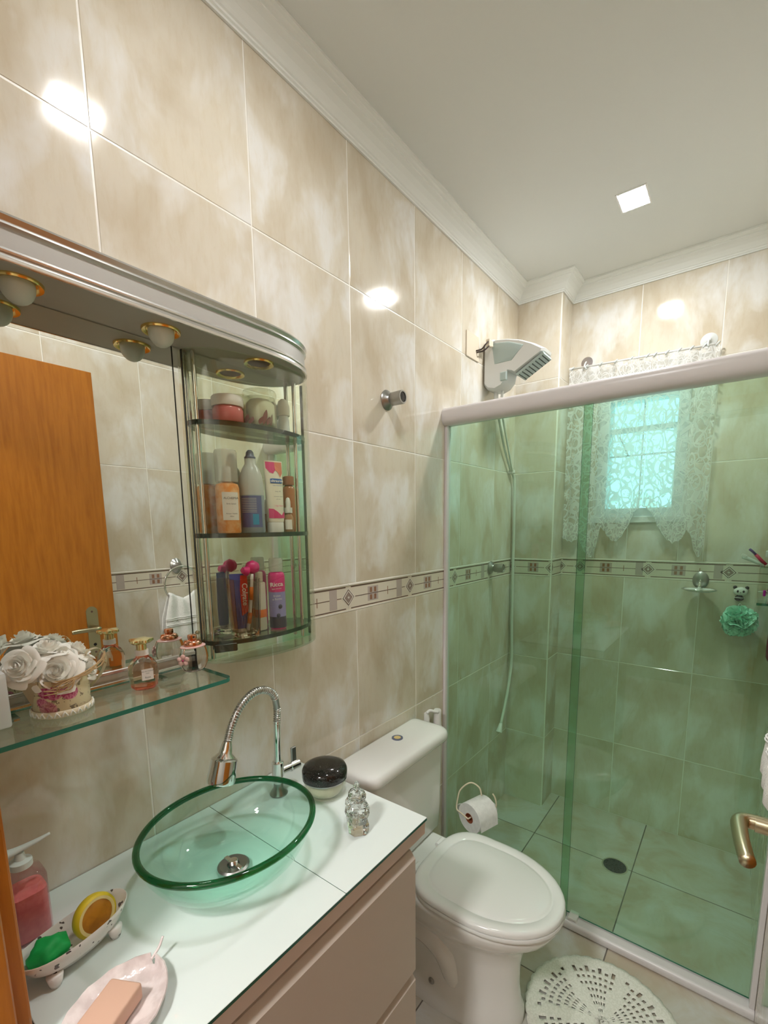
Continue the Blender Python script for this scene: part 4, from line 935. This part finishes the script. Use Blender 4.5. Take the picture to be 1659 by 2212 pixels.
for k in range(7):
    o1, o2 = rnd.uniform(-.004, .004), rnd.uniform(-.004, .004)
    tube(catmull([(qx+.036, qy-.022, ZSH+.056+o1), (qx+.045, qy+.004, ZSH+.062+o2), (qx+.040, qy+.030, ZSH+.066+o1), (qx+.024, qy+.054, ZSH+.074+2*o2), (qx+.016, qy+.066, ZSH+.078+3*o1)], 4), .0010, 5, b)
    tube(catmull([(qx+.046, qy+.008, ZSH+.062), (qx+.048, qy-.008+o1*2, ZSH+.053+o2*2), (qx+.040, qy-.024+o2*3, ZSH+.045+o1*2)], 4), .0009, 5, b)
obj('raffia_bow', b, M['twine'], t, True)
def rose_bm(seed):
    rg = random.Random(seed); b = bmesh.new()
    for layer, (n, rad, z0, hh, curl) in enumerate(((2, .13, .10, .62, 0), (3, .24, .08, .62, .05), (3, .38, .05, .60, .12), (4, .55, .0, .58, .22), (5, .76, -.05, .52, .38), (5, 1.0, -.10, .42, .60))):
        for k in range(n):
            a0 = 2*pi*k/n+layer*.9+rg.uniform(-.2, .2); wd = 2*pi/n*.80; rows = []
            for i in range(7):
                f = i/6; row = []
                for j in range(9):
                    g = -1+j/4; a = a0+g*wd*(.55+.35*sin(pi*min(1, .1+f*.8))); tip = (1-abs(g))**1.5
                    r = rad*(.42+.58*min(1, f*1.25)**.8)+curl*rad*.45*max(0, f-.6)**1.5*2.2+rg.uniform(-.008, .008)
                    r *= 1+.13*g
                    z = z0+hh*f*(1-.20*g*g)+.16*tip*max(0, f-.6)-curl*.9*max(0, f-.5)**1.6*1.6
                    row.append(b.verts.new((r*cos(a), r*sin(a), z)))
                rows.append(row)
            for i in range(6):
                for j in range(8): b.faces.new((rows[i][j], rows[i][j+1], rows[i+1][j+1], rows[i+1][j]))
    lathe([(0, -.25), (.25, -.20), (.46, -.05), (.36, .10), (.12, .35), (0, .40)], 16, bm=b)
    return b
def rose(label, p, s, d, seed):
    b = rose_bm(seed); q = Vector(d).to_track_quat('Z', 'Y').to_matrix()
    for v in b.verts: v.co = Vector(p)+q@(v.co*s)
    o = obj('white_rose', b, M['petal'], None, True); tag(o, label, 'flower', 'white artificial roses in the printed cup'); return o
rz = ZSH
rose('topmost white artificial rose in the printed cup', (.070, .243, rz+.098), .030, (.1, -.1, 1), 1)
rose('leftmost white artificial rose, nearest the white block', (.088, .203, rz+.086), .028, (.75, -.8, .55), 2)
rose('largest front white artificial rose above the raffia bow', (.103, .244, rz+.070), .031, (1, -.45, .6), 3)
rose('white artificial rose at the right rear, beside the orange door reflection', (.066, .283, rz+.088), .027, (.2, .5, 1), 4)
rose('lower right white artificial rose behind the ribbon handle', (.092, .287, rz+.068), .023, (.8, .7, .5), 5)
rose('middle white artificial rose tucked between the topmost and the front one', (.086, .258, rz+.088), .026, (.7, .1, .9), 6)
# white block
t = thing('wax_block', 'frosted white square block at the left end of the glass shelf', 'candle', (.07, .155, ZSH))
obj('block', bx(.046, .099, .128, .181, ZSH, ZSH+.086, .004, 2), M['wax'], t, True, 40); obj('wick', cyl((.072, .155, ZSH+.086), (.072, .155, ZSH+.093), .0012, 6), M['ink'], t)
# perfume with gold flower cap
vx, vy = .084, .386
t = thing('perfume_bottle', 'peach perfume bottle with a gold flower stopper and white label', 'perfume', (vx, vy, ZSH))
oct_ = lambda a, z: 1/(max(abs(cos(((a+pi/8) % (pi/4))-pi/8)), .5))*.97
obj('glass_body', lathe([(0, 0), (.019, 0), (.0215, .003), (.023, .012), (.0245, .030), (.0235, .044), (.018, .054), (.0105, .060), (.0095, .064), (0, .064)], 32, (vx, vy, ZSH), fn=oct_), M['solidglass'], t, True, 40)
obj('perfume_fill', lathe([(0, 0), (.0185, 0), (.0205, .010), (.0215, .022), (.0215, .034), (0, .0345)], 32, (vx, vy, ZSH+.005), fn=oct_), M['peach'], t, True, 40)
obj('coral_foot', lathe([(0, 0), (.0175, 0), (.0195, .003), (.020, .007), (0, .0075)], 32, (vx, vy, ZSH+.0008), fn=oct_), M['coral'], t, True, 40)
obj('white_collar', lathe([(0, 0), (.0115, 0), (.0115, .010), (0, .010)], 24, (vx, vy, ZSH+.064)), M['label'], t, True, 40)
b = lathe([(0, 0), (.0090, 0), (.0090, .012), (0, .012)], 20, (vx, vy, ZSH+.0742)); lathe([(0, 0), (.014, .0), (.019, .004), (.0185, .008), (.008, .0095), (0, .010)], 40, (vx, vy, ZSH+.086), bm=b, fn=lambda a, z: 1+.16*cos(5*a)); obj('flower_stopper', b, M['palegold'], t, True, 50)
ph = math.atan2(-vy-.0, .9565-vx)+.25; R = facing(ph); n3 = Vector((cos(ph), sin(ph), 0)); c3 = Vector((vx, vy, ZSH+.031))+n3*.0252
b = bmesh.new(); V = [b.verts.new(c3+R@Vector((x, y, 0))) for x, y in ((-.010, -.010), (.010, -.010), (.010, .011), (-.010, .011))]; b.faces.new(V); obj('paper_label', b, M['label'], t)
for k, (s, z, sz) in enumerate((('EAU DE PARFUM', .0065, .0028), ('PARIS', .0025, .0024), ('Rose', -.005, .0050))): text(s, sz, M['ink'], t, c3+n3*.0004+R@Vector((0, z, 0)), R)
# perfume with rose gold cap
vx, vy = .062, .500
t = thing('perfume_bottle', 'rounded clear perfume bottle with rose gold cap and pink blossom charm', 'perfume', (vx, vy, ZSH))
prf = [(0, 0), (.016, 0), (.021, .004), (.0265, .016), (.0275, .030), (.0255, .044), (.022, .052), (0, .053)]
obj('glass_body', lathe(prf, 36, (vx, vy, ZSH), sx=.85, sy=1.12), M['thinglass'], t, True, 50)
obj('perfume_fill', lathe([(0, 0), (.014, 0), (.020, .006), (.0240, .016), (.0245, .022), (0, .0225)], 32, (vx, vy, ZSH+.004), sx=.85, sy=1.12), M['pale'], t, True, 50)
obj('pink_shoulder', lathe([(.012, 0), (.0232, 0), (.0238, .0015), (.022, .003), (.012, .003)], 36, (vx, vy, ZSH+.0515), sx=.85, sy=1.12), M['blush'], t, True, 50)
b = lathe([(0, 0), (.016, 0), (.0175, .004), (.015, .010), (.009, .012), (0, .012)], 28, (vx, vy, ZSH+.0547), sy=1.1); obj('rose_gold_cap', b, M['rosegold'], t, True, 50)
obj('cap_knob', bx(vx-.007, vx+.007, vy-.008, vy+.008, ZSH+.0665, ZSH+.078, .003, 2), M['rosegold'], t, True, 40)
b = cyl((vx+.0065, vy-.001, ZSH+.073), (vx+.0075, vy-.001, ZSH+.073), .002, 10); obj('cap_hole', b, M['black'], t)
b = bmesh.new(); ph = -.75; n3 = Vector((cos(ph), sin(ph), 0)); R = facing(ph); c3 = Vector((vx, vy, ZSH+.030))+n3*.029+R@Vector((-.014, 0, 0))
for k in range(5):
    a = 2*pi*k/5+.3; pc = c3+R@Vector((.0075*cos(a), .0075*sin(a), 0)); ico(tuple(pc), .0058, 1, (1, 1, 1), b)
for v in b.verts: v.co -= n3*((v.co-c3).dot(n3))*.7
obj('blossom_petals', b, M['blush'], t, True); obj('blossom_centre', ico(tuple(c3+n3*.002), .0022, 1), M['magenta'], t, True)
obj('charm_chain', tube([tuple(c3+R@Vector((.001, .008, 0))), tuple(c3+R@Vector((.003, .023, 0))-n3*.006)], .0008, 6), M['rosegold'], t, True)

# ---------------------------------------------------------------- things in the cabinet
CAMA = lambda x, y: math.atan2(0-y, .9565-x)
def lab(t, cx, cy, r, z0, z1, span, m, name='label_band', da=0):
    a = CAMA(cx, cy)+da; return obj(name, arcband(cx, cy, r, z0, z1, a-span/2, a+span/2), m, t, True)
def ltext(t, s, size, m, cx, cy, r, z, da=0, spin=0, bold=0, dx=0, width=1):
    a = CAMA(cx, cy)+da; R = facing(a); return text(s, size, m, t, Vector((cx, cy, z))+Vector((cos(a), sin(a), 0))*(r+.0006)+R@Vector((dx, 0, 0)), R, spin=spin, bold=bold, width=width)
Z1, Z2, Z3 = 1.7457, 1.5082, 1.2682
t = thing('cream_jar', 'squat pink cream jar with ribbed white lid on the top shelf', 'jar', (.049, .628, Z1))
obj('jar_body', lathe([(0, 0), (.030, 0), (.0325, .003), (.0325, .026), (.029, .032), (0, .032)], 36, (.049, .628, Z1)), M['pinkjar'], t, True, 50)
obj('jar_lid', lathe([(0, 0), (.0325, 0), (.0335, .002), (.0335, .019), (.031, .022), (0, .022)], 60, (.049, .628, Z1+.0325), fn=lambda a, z: 1+.006*cos(30*a)), M['jarlid'], t, True, 50)
t = thing('cotton_jar', 'clear lidded glass jar with brown leaves painted round its foot', 'jar', (.0525, .712, Z1))
obj('glass_body', lathe([(0, 0), (.035, 0), (.0365, .003), (.0365, .060), (.035, .066), (.0335, .066), (.0345, .058), (.0345, .005), (0, .004)], 40, (.0525, .712, Z1)), M['jarglass'], t, True, 50)
obj('cotton_fill', lathe([(0, 0), (.031, 0), (.033, .010), (.032, .048), (.022, .058), (0, .060)], 30, (.0525, .712, Z1+.005), fn=lambda a, z: 1+.03*sin(5*a+z*200)), M['ivory'], t, True)
obj('glass_lid', lathe([(0, 0), (.0370, 0), (.0385, .003), (.0385, .009), (.036, .015), (.018, .018), (0, .0185)], 40, (.0525, .712, Z1+.0665)), M['jarglass'], t, True, 50)
b = bmesh.new(); a0 = CAMA(.0525, .712)
for k, (da, h) in enumerate(((-.75, .022), (-.45, .016), (.15, .018), (.4, .034), (.65, .020), (.95, .028), (1.3, .02))):
    pts = []
    for j in range(9):
        f = j/8; 
        pts.append((f, .16*sin(pi*f)**.8))
    loop = [b.verts.new((.052+.0374*cos(a0+da+s*w+.25*f), .702+.0374*sin(a0+da+s*w+.25*f), Z1+.002+h*f)) for s, seq in ((1, pts), (-1, pts[-2:0:-1])) for f, w in seq]
    b.faces.new(loop)
obj('painted_leaves', b, M['brown'], t)
t = thing('roll_on_bottle', 'slim white roll-on bottle at the right end of the top shelf', 'bottle', (.0345, .797, Z1))
obj('body', lathe([(0, 0), (.013, 0), (.0140, .003), (.0135, .035), (.011, .045), (0, .045)], 24, (.0345, .797, Z1)), M['wax'], t, True, 50)
obj('cap', lathe([(0, 0), (.015, 0), (.0155, .006), (.0155, .022), (.012, .034), (.005, .040), (0, .041)], 24, (.0345, .797, Z1+.0455)), M['ivory'], t, True, 50)
# middle shelf
t = thing('body_spray', 'clear capped spray bottle of orange liquid with white label', 'bottle', (.050, .614, Z2)); cx, cy = .050, .614
obj('bottle_body', lathe([(0, 0), (.0235, 0), (.0255, .003), (.0255, .098), (.023, .106), (.012, .110), (0, .110)], 36, (cx, cy, Z2)), M['orangeliq'], t, True, 50)
obj('clear_cap', lathe([(0, 0), (.0232, 0), (.0242, .003), (.0242, .064), (.022, .068), (0, .068)], 36, (cx, cy, Z2+.1105)), M['capclear'], t, True, 50)
obj('spray_button', lathe([(0, 0), (.010, 0), (.010, .030), (.006, .034), (0, .034)], 18, (cx, cy, Z2+.111)), M['wax'], t, True, 50)
lab(t, cx, cy, .0259, Z2+.028, Z2+.088, 1.45, M['label'], da=.25)
for s, z, sz in (('ALCHEMIA', .075, .0066), ('Body Splash', .063, .0042), ('Amour Vanille', .042, .0042), ('200ml', .036, .0036)): ltext(t, s, sz, M['ink'], cx, cy, .0263, Z2+z, .25)
t = thing('lotion_bottle', 'milky blue bottle with slate nozzle and printed back label', 'bottle', (.050, .6785, Z2)); cx, cy = .050, .6785
obj('bottle_body', lathe([(0, 0), (.0255, 0), (.0272, .003), (.0272, .085)], 36, (cx, cy, Z2), fn=None), M['bluebot'], t, True, 50)
obj('bottle_shoulder', lathe([(.0272, 0), (.0272, .025), (.0245, .045), (.019, .060), (.0125, .070), (.0125, .082), (0, .082)], 36, (cx, cy, Z2+.0851)), M['bluegray'], t, True, 50)
obj('nozzle_cap', lathe([(0, 0), (.0125, 0), (.0130, .003), (.0095, .006), (.0085, .014), (.004, .019), (0, .020)], 24, (cx, cy, Z2+.1675)), M['slate'], t, True, 50)
lab(t, cx, cy, .0275, Z2+.012, Z2+.083, 1.9, M['navy'], da=-.1)
b = bmesh.new()
for k in range(9): arcband(cx, cy, .0278, Z2+.046+k*.0038, Z2+.0472+k*.0038, CAMA(cx, cy)-.95, CAMA(cx, cy)+.35, bm=b)
obj('label_lines', b, M['bluegray'], t); lab(t, cx, cy, .0279, Z2+.018, Z2+.042, .5, M['cyan'], 'blue_panel', .25)
t = thing('cream_tube', 'white hand cream tube with red and coral ends standing on its cap', 'tube', (.057, .7385, Z2)); cx, cy = .057, .7385; pa = -.25; R = facing(pa); nn = Vector((cos(pa), sin(pa), 0))
def tubeloop(w, d, z, n=24): 
    L = []
    for k in range(n):
        a = 2*pi*k/n; v = R@Vector((w*cos(a), 0, d*sin(a))); L.append((cx+v.x, cy+v.y, Z2+z))
    return L
b = bmesh.new(); rings(b, [tubeloop(w_, d_, z) for w_, d_, z in ((.0205, .0155, .024), (.0215, .0160, .03), (.0222, .013, .09), (.0228, .006, .145), (.023, .0018, .160), (.023, .0012, .168))]); obj('tube_body', b, M['tubew'], t, True, 50)
b = bmesh.new(); rings(b, [tubeloop(w_, d_, z) for w_, d_, z in ((.0195, .0155, 0), (.0200, .016, .002), (.0200, .016, .022), (.0195, .0155, .0235))]); obj('tube_cap', b, M['plastic'], t, True, 50)
def onface(x, z, d): 
    dep = interp([(0, .016), (.03, .016), (.09, .013), (.145, .006), (.160, .0018), (.17, .0014)], z)+.0002
    return Vector((cx, cy, Z2+z))+R@Vector((x, 0, dep*sqrt(max(0, 1-(x/.0235)**2))+d))
def facepatch(poly, m, name, d=.0006):
    b = bmesh.new(); N = 10
    xs = [x for x, a, c in poly]; V0 = [b.verts.new(onface(x, a, d)) for x, a, c in poly]; V1 = [b.verts.new(onface(x, (a+c)/2, d)) for x, a, c in poly]; V2 = [b.verts.new(onface(x, c, d)) for x, a, c in poly]
    for A_, B_ in ((V0, V1), (V1, V2)):
        for i in range(len(xs)-1): b.faces.new((A_[i], A_[i+1], B_[i+1], B_[i]))
    return obj(name, b, m, t)
facepatch([(-.0205, .150, .165), (-.012, .140, .165), (-.004, .138, .165), (.002, .146, .165)], M['magenta'], 'red_print')
facepatch([(.002, .146, .165), (.008, .142, .165), (.014, .130, .165), (.0205, .140, .165)], M['coralprint'], 'coral_print')
facepatch([(-.020, .033, .056), (-.010, .033, .055), (0, .033, .048), (.010, .033, .040), (.020, .033, .050)], M['magenta'], 'red_print')
facepatch([(-.013, .1155, .1255), (-.008, .1150, .1265), (.0, .1150, .1265), (.014, .1150, .1262), (.0185, .1160, .1250)], M['logo'], 'logo_panel', .0009)
RR2 = R@Matrix.Rotation(radians(-6), 3, 'X')
text('ultraurea', .0085, M['label'], t, onface(.003, .1205, .0022), RR2, bold=.0002)
for s, z, sz, m in (('loção hidratante', .110, .0036, 'logo'), ('Ureia 10%', .096, .0036, 'ink'), ('hidratação intensa', .084, .0030, 'ink'), ('pele seca', .078, .0030, 'ink'), ('110g/100ml', .062, .0048, 'magenta')): text(s, sz, M[m], t, onface(.003, z, .0018), RR2)
t = thing('dropper_bottle', 'small amber serum dropper bottle with white rubber top', 'bottle', (.058, .7795, Z2)); cx, cy = .0575, .7795
obj('bottle_body', lathe([(0, 0), (.0115, 0), (.0125, .002), (.0125, .034), (.009, .041), (.006, .046), (0, .046)], 24, (cx, cy, Z2)), mat('serum_amber', (.40, .20, .10), .15), t, True, 50)
lab(t, cx, cy, .0128, Z2+.006, Z2+.030, 1.4, M['label'])
obj('dropper_collar', lathe([(0, 0), (.010, 0), (.010, .013), (0, .013)], 20, (cx, cy, Z2+.0463)), M['plastic'], t, True, 40)
obj('dropper_bulb', lathe([(0, 0), (.006, 0), (.0062, .014), (.004, .023), (0, .025)], 16, (cx, cy, Z2+.0595)), M['plastic'], t, True, 50)
t = thing('amber_bottle', 'tall brown amber bottle half hidden behind the hand cream tube', 'bottle', (.034, .800, Z2)); cx, cy = .0345, .804
obj('bottle_body', lathe([(0, 0), (.014, 0), (.0155, .003), (.0155, .105), (.013, .112), (.009, .116), (0, .116)], 24, (cx, cy, Z2)), mat('amber_brown', (.45, .17, .07), .3), t, True, 50)
obj('bottle_cap', lathe([(0, 0), (.0140, 0), (.0140, .020), (.012, .022), (0, .022)], 20, (cx, cy, Z2+.1165)), mat('copper_cap', (.38, .14, .07), .3), t, True, 40)
# bottom shelf
hx, hy = .0515, .640
t = thing('toothbrush_cup', 'clear faceted square tumbler holding toothpaste and toothbrush', 'tumbler', (hx, hy, Z3)); Rh = Matrix.Rotation(-.25, 3, 'Z')
sq = [(-1, -.8), (-.8, -1), (.8, -1), (1, -.8), (1, .8), (.8, 1), (-.8, 1), (-1, .8)]
def sqring(s, z): return [tuple(Vector((hx, hy, Z3+z))+Rh@Vector((a*s, c*s, 0))) for a, c in sq]
b = bmesh.new(); rings(b, [sqring(s, z) for s, z in ((.024, 0), (.027, .004), (.0295, .070), (.0315, .136), (.0300, .136), (.0280, .070), (.0255, .012), (.022, .011))]); bmesh.ops.recalc_face_normals(b, faces=b.faces[:])
obj('glass_wall', b, M['acrylic'], t)
b = bmesh.new()
for k in range(9):
    for s in (-1, 1):
        x = -.024+k*.006; p = [Vector((hx, hy, Z3+.012+q*.1))+Rh@Vector((.0300+.001*q, x+s*q*.018, 0)) for q in (0, .25, .5, .7)]
        if abs(x+s*.7*.018) < .027: tube(p, .0007, 4, b)
obj('cut_facets', b, M['clear'], t)
t = thing('toothpaste', 'blue and red toothpaste tube standing in the faceted tumbler', 'toothpaste', (.050, .630, Z3+.012)); pa = -.45; R = facing(pa)
def tp(x, d, z): return Vector((.048, .630, Z3+z))+R@Vector((x, 0, d))
def tpl(w_, d_, z, x0=0, n=20): return [tp(x0+w_*cos(2*pi*k/n), d_*sin(2*pi*k/n), z) for k in range(n)]
b = bmesh.new(); rings(b, [tpl(.014, .010, .020), tpl(.017, .010, .06), tpl(.0195, .005, .12), tpl(.020, .0015, .143), tpl(.020, .001, .147)]); obj('tube_body', b, M['bluetube'], t, True, 50)
b = bmesh.new(); rings(b, [tpl(.009, .009, .0125), tpl(.009, .009, .0198)]); obj('tube_cap', b, M['plastic'], t, True, 40)
b = bmesh.new(); V = [b.verts.new(tp(x, d, z)) for x, d, z in ((.002, .0115, .05), (.017, .0105, .06), (.019, .0055, .12), (.019, .003, .143), (.004, .0034, .143), (.001, .0068, .11))]; b.faces.new(V); obj('red_panel', b, M['redtube'], t)
text('Colgate', .0165, M['label'], t, tp(.0105, .0125, .100), R, spin=-pi/2, bold=.0003)
t = thing('toothbrush', 'orange and white toothbrush with hot pink head cover in the tumbler', 'toothbrush', (.065, .63, Z3+.012))
obj('handle', tube(catmull([(.060, .640, Z3+.014), (.062, .646, Z3+.05), (.063, .652, Z3+.10), (.062, .658, Z3+.145)], 5), .0038, 10), M['plastic'], t, True)
obj('grip', tube([(.0615, .6435, Z3+.030), (.0625, .647, Z3+.055)], .0046, 10), M['orange'], t, True); obj('grip', tube([(.0635, .651, Z3+.085), (.0632, .6535, Z3+.115)], .0046, 10), M['orange'], t, True)
b = ico((.058, .663, Z3+.160), .0145, 3, (1, 1.1, 1.05), fn=lambda c: 1+.08*cos(6*math.atan2(c.y, c.x))); lathe([(0, 0), (.012, 0), (.007, .012), (0, .013)], 12, (.060, .646, Z3+.152), bm=b, rot=Matrix.Rotation(1.3, 3, 'X')); obj('head_cover', b, M['hotpink'], t, True, 50)
t = thing('micellar_bottle', 'pink and lilac cosmetic bottle with grey cap on the bottom shelf', 'bottle', (.050, .738, Z3)); cx, cy = .050, .738
obj('bottle_body', lathe([(0, 0), (.0185, 0), (.0205, .004), (.0205, .132), (.018, .140), (.013, .143), (0, .143)], 36, (cx, cy, Z3)), M['hotpink'], t, True, 50)
lab(t, cx, cy, .0208, Z3+.030, Z3+.094, 2.6, M['violet']); lab(t, cx, cy, .0209, Z3+.004, Z3+.032, 2.6, M['darkberry'], 'dark_print')
ltext(t, 'Ricca', .0145, M['label'], cx, cy, .0215, Z3+.113, bold=.0003, spin=.08); ltext(t, 'água micelar', .0048, M['label'], cx, cy, .0213, Z3+.103, spin=.08)
ltext(t, 'frutas', .0075, M['label'], cx, cy, .0213, Z3+.085, spin=.08); ltext(t, 'e flores', .0075, M['label'], cx, cy, .0213, Z3+.077, spin=.08)
a = CAMA(cx, cy); b = ico((cx+.0205*cos(a+.35), cy+.0205*sin(a+.35), Z3+.058), .006, 2, (.5, 1, 1)); ico((cx+.0205*cos(a+.1), cy+.0205*sin(a+.1), Z3+.036), .006, 2, (.5, 1, 1), b); obj('berry_print', b, M['darkberry'], t, True)
obj('grey_cap', lathe([(0, 0), (.0165, 0), (.0170, .003), (.0170, .030), (.015, .033), (0, .033)], 32, (cx, cy, Z3+.1435)), M['capclear'], t, True, 50)
t = thing('mouthwash_bottle', 'flat orange and white box bottle between tumbler and lilac bottle', 'bottle', (.036, .686, Z3))
obj('body', bx(.022, .042, .688, .712, Z3, Z3+.120, .004, 2), M['ivory'], t, True, 40); obj('orange_band', bx(.0215, .0425, .6875, .7125, Z3+.030, Z3+.055, .004, 2), M['orange'], t, True, 40)
obj('cap', cyl((.032, .700, Z3+.1205), (.032, .700, Z3+.145), .009, 18, bev=.002), M['ivory'], t, True, 40)

# ================================================================ DOOR, FRAME, TOWEL
t = thing('door_1', 'honey orange wooden door standing open against the right wall', 'door', (1.062, .11, 0)); t['kind'] = 'structure'
obj('door_leaf', bx(1.046, 1.081, .106, .785, .012, 2.10, .0015, 1), M['wood'], t)
h = obj('handle_plate', prism([(y+.0, z) for y, z in [(.700+.020*cos(radians(a)), 1.205+.020*sin(radians(a))) for a in range(0, 181, 20)]+[(.700+.020*cos(radians(a)), 1.045+.020*sin(radians(a))) for a in range(180, 361, 20)]], 1.0425, 1.0459, 'x'), M['brass'], t)
b = cyl((1.0425, .700, 1.145), (1.000, .700, 1.145), .0105, 16); obj('lever_shank', b, M['brass'], h, True, 40)
obj('lever', tube(catmull([(1.002, .702, 1.145), (.990, .700, 1.145), (.984, .690, 1.1455), (.985, .665, 1.146), (.988, .635, 1.146), (.992, .610, 1.145)], 5), lambda q: .0095-.0015*q, 14), M['brass'], h, True)
obj('keyhole', cyl((1.0423, .700, 1.075), (1.0418, .700, 1.075), .006, 14), M['black'], h); obj('plate_screw', cyl((1.0423, .700, 1.205), (1.0415, .700, 1.205), .004, 10), M['brownpost'], h); obj('plate_screw', cyl((1.0423, .700, 1.045), (1.0415, .700, 1.045), .004, 10), M['brownpost'], h)
obj('latch', bx(1.056, 1.071, .7852, .7862, 1.09, 1.19), M['brownpost'], t)
b = bx(.205, .282, Y0-.005, .1205, 0, 2.19, .003, 2); bx(.265, .295, Y0-.125, Y0+.004, 0, 2.12, .002, 1, b); bx(.295, 1.095, Y0-.12, Y0-.002, 2.10, 2.12, .002, 1, b); bx(.282, 1.11, Y0, .118, 2.115, 2.19, .003, 2, b)
struct(obj('trim_2', b, M['wood']), 'orange varnished wooden door casing at the left edge')
# towel ring and towel
t = thing('towel_ring', 'chrome towel ring on the right wall, seen in the mirror', 'towel ring', (W-.005, 1.085, 1.35))
Rn = Matrix.Rotation(-pi/2, 3, 'Y')
obj('wall_disc', lathe([(0, 0), (.026, 0), (.027, .004), (.020, .012), (.012, .020), (.008, .046), (0, .048)], 28, (W-.0045, 1.085, 1.352), sx=1.3, rot=Rn), M['satin'], t, True, 40)
obj('ring', tube([(W-.050, 1.085+.082*sin(2*pi*k/40), 1.270+.082*cos(2*pi*k/40)) for k in range(40)], .0042, 10, closed=True), M['chrome'], t, True)
b = bmesh.new(); V = []
tw = thing('hand_towel', 'white terry hand towel folded through the towel ring', 'towel', (W-.045, 1.09, 1.1))
prof = [(-.027, 1.050), (-.029, 1.08), (-.031, 1.13), (-.033, 1.17), (-.035, 1.205), (-.040, 1.216), (-.047, 1.206), (-.054, 1.17), (-.060, 1.13), (-.066, 1.09), (-.070, 1.05), (-.070, 1.022), (-.068, 1.018)]
for i, (dx_, z) in enumerate(prof):
    dx_ -= .006 if dx_ > -.036 else .013
    row = []; 
    for k in range(41):
        f = k/40; narrow = 1-.34*max(0, min(1, (z-1.12)/.09)); y = 1.085+(f-.5)*.205*narrow
        dip = -.008*cos((f-.5)*2*pi)*max(0, (z-1.13)/.09) + .018*abs(f-.5)*2*max(0, (z-1.15)/.07)
        row.append(b.verts.new((W+dx_+.0045*sin(f*19+z*8)*(1 if dx_ < -.047 else .4), y, z+dip)))
    V.append(row)
for a_, c_ in zip(V[:-1], V[1:]):
    for k in range(40): b.faces.new((a_[k], a_[k+1], c_[k+1], c_[k]))
bmesh.ops.recalc_face_normals(b, faces=b.faces[:]); bmesh.ops.solidify(b, geom=b.faces[:], thickness=.005)
obj('towel_body', b, M['towel'], tw, True)
b = bmesh.new()
for z in (1.125, 1.118, 1.098, 1.092):
    tube([(W-.0735-.006*(1.13-z)/.04+.0045*sin(k/20*19+z*8)-.002, 1.085+(k/20-.5)*.205, z) for k in range(21)], .0016, 6, b)
obj('woven_stripes', b, M['towel'], tw, True)
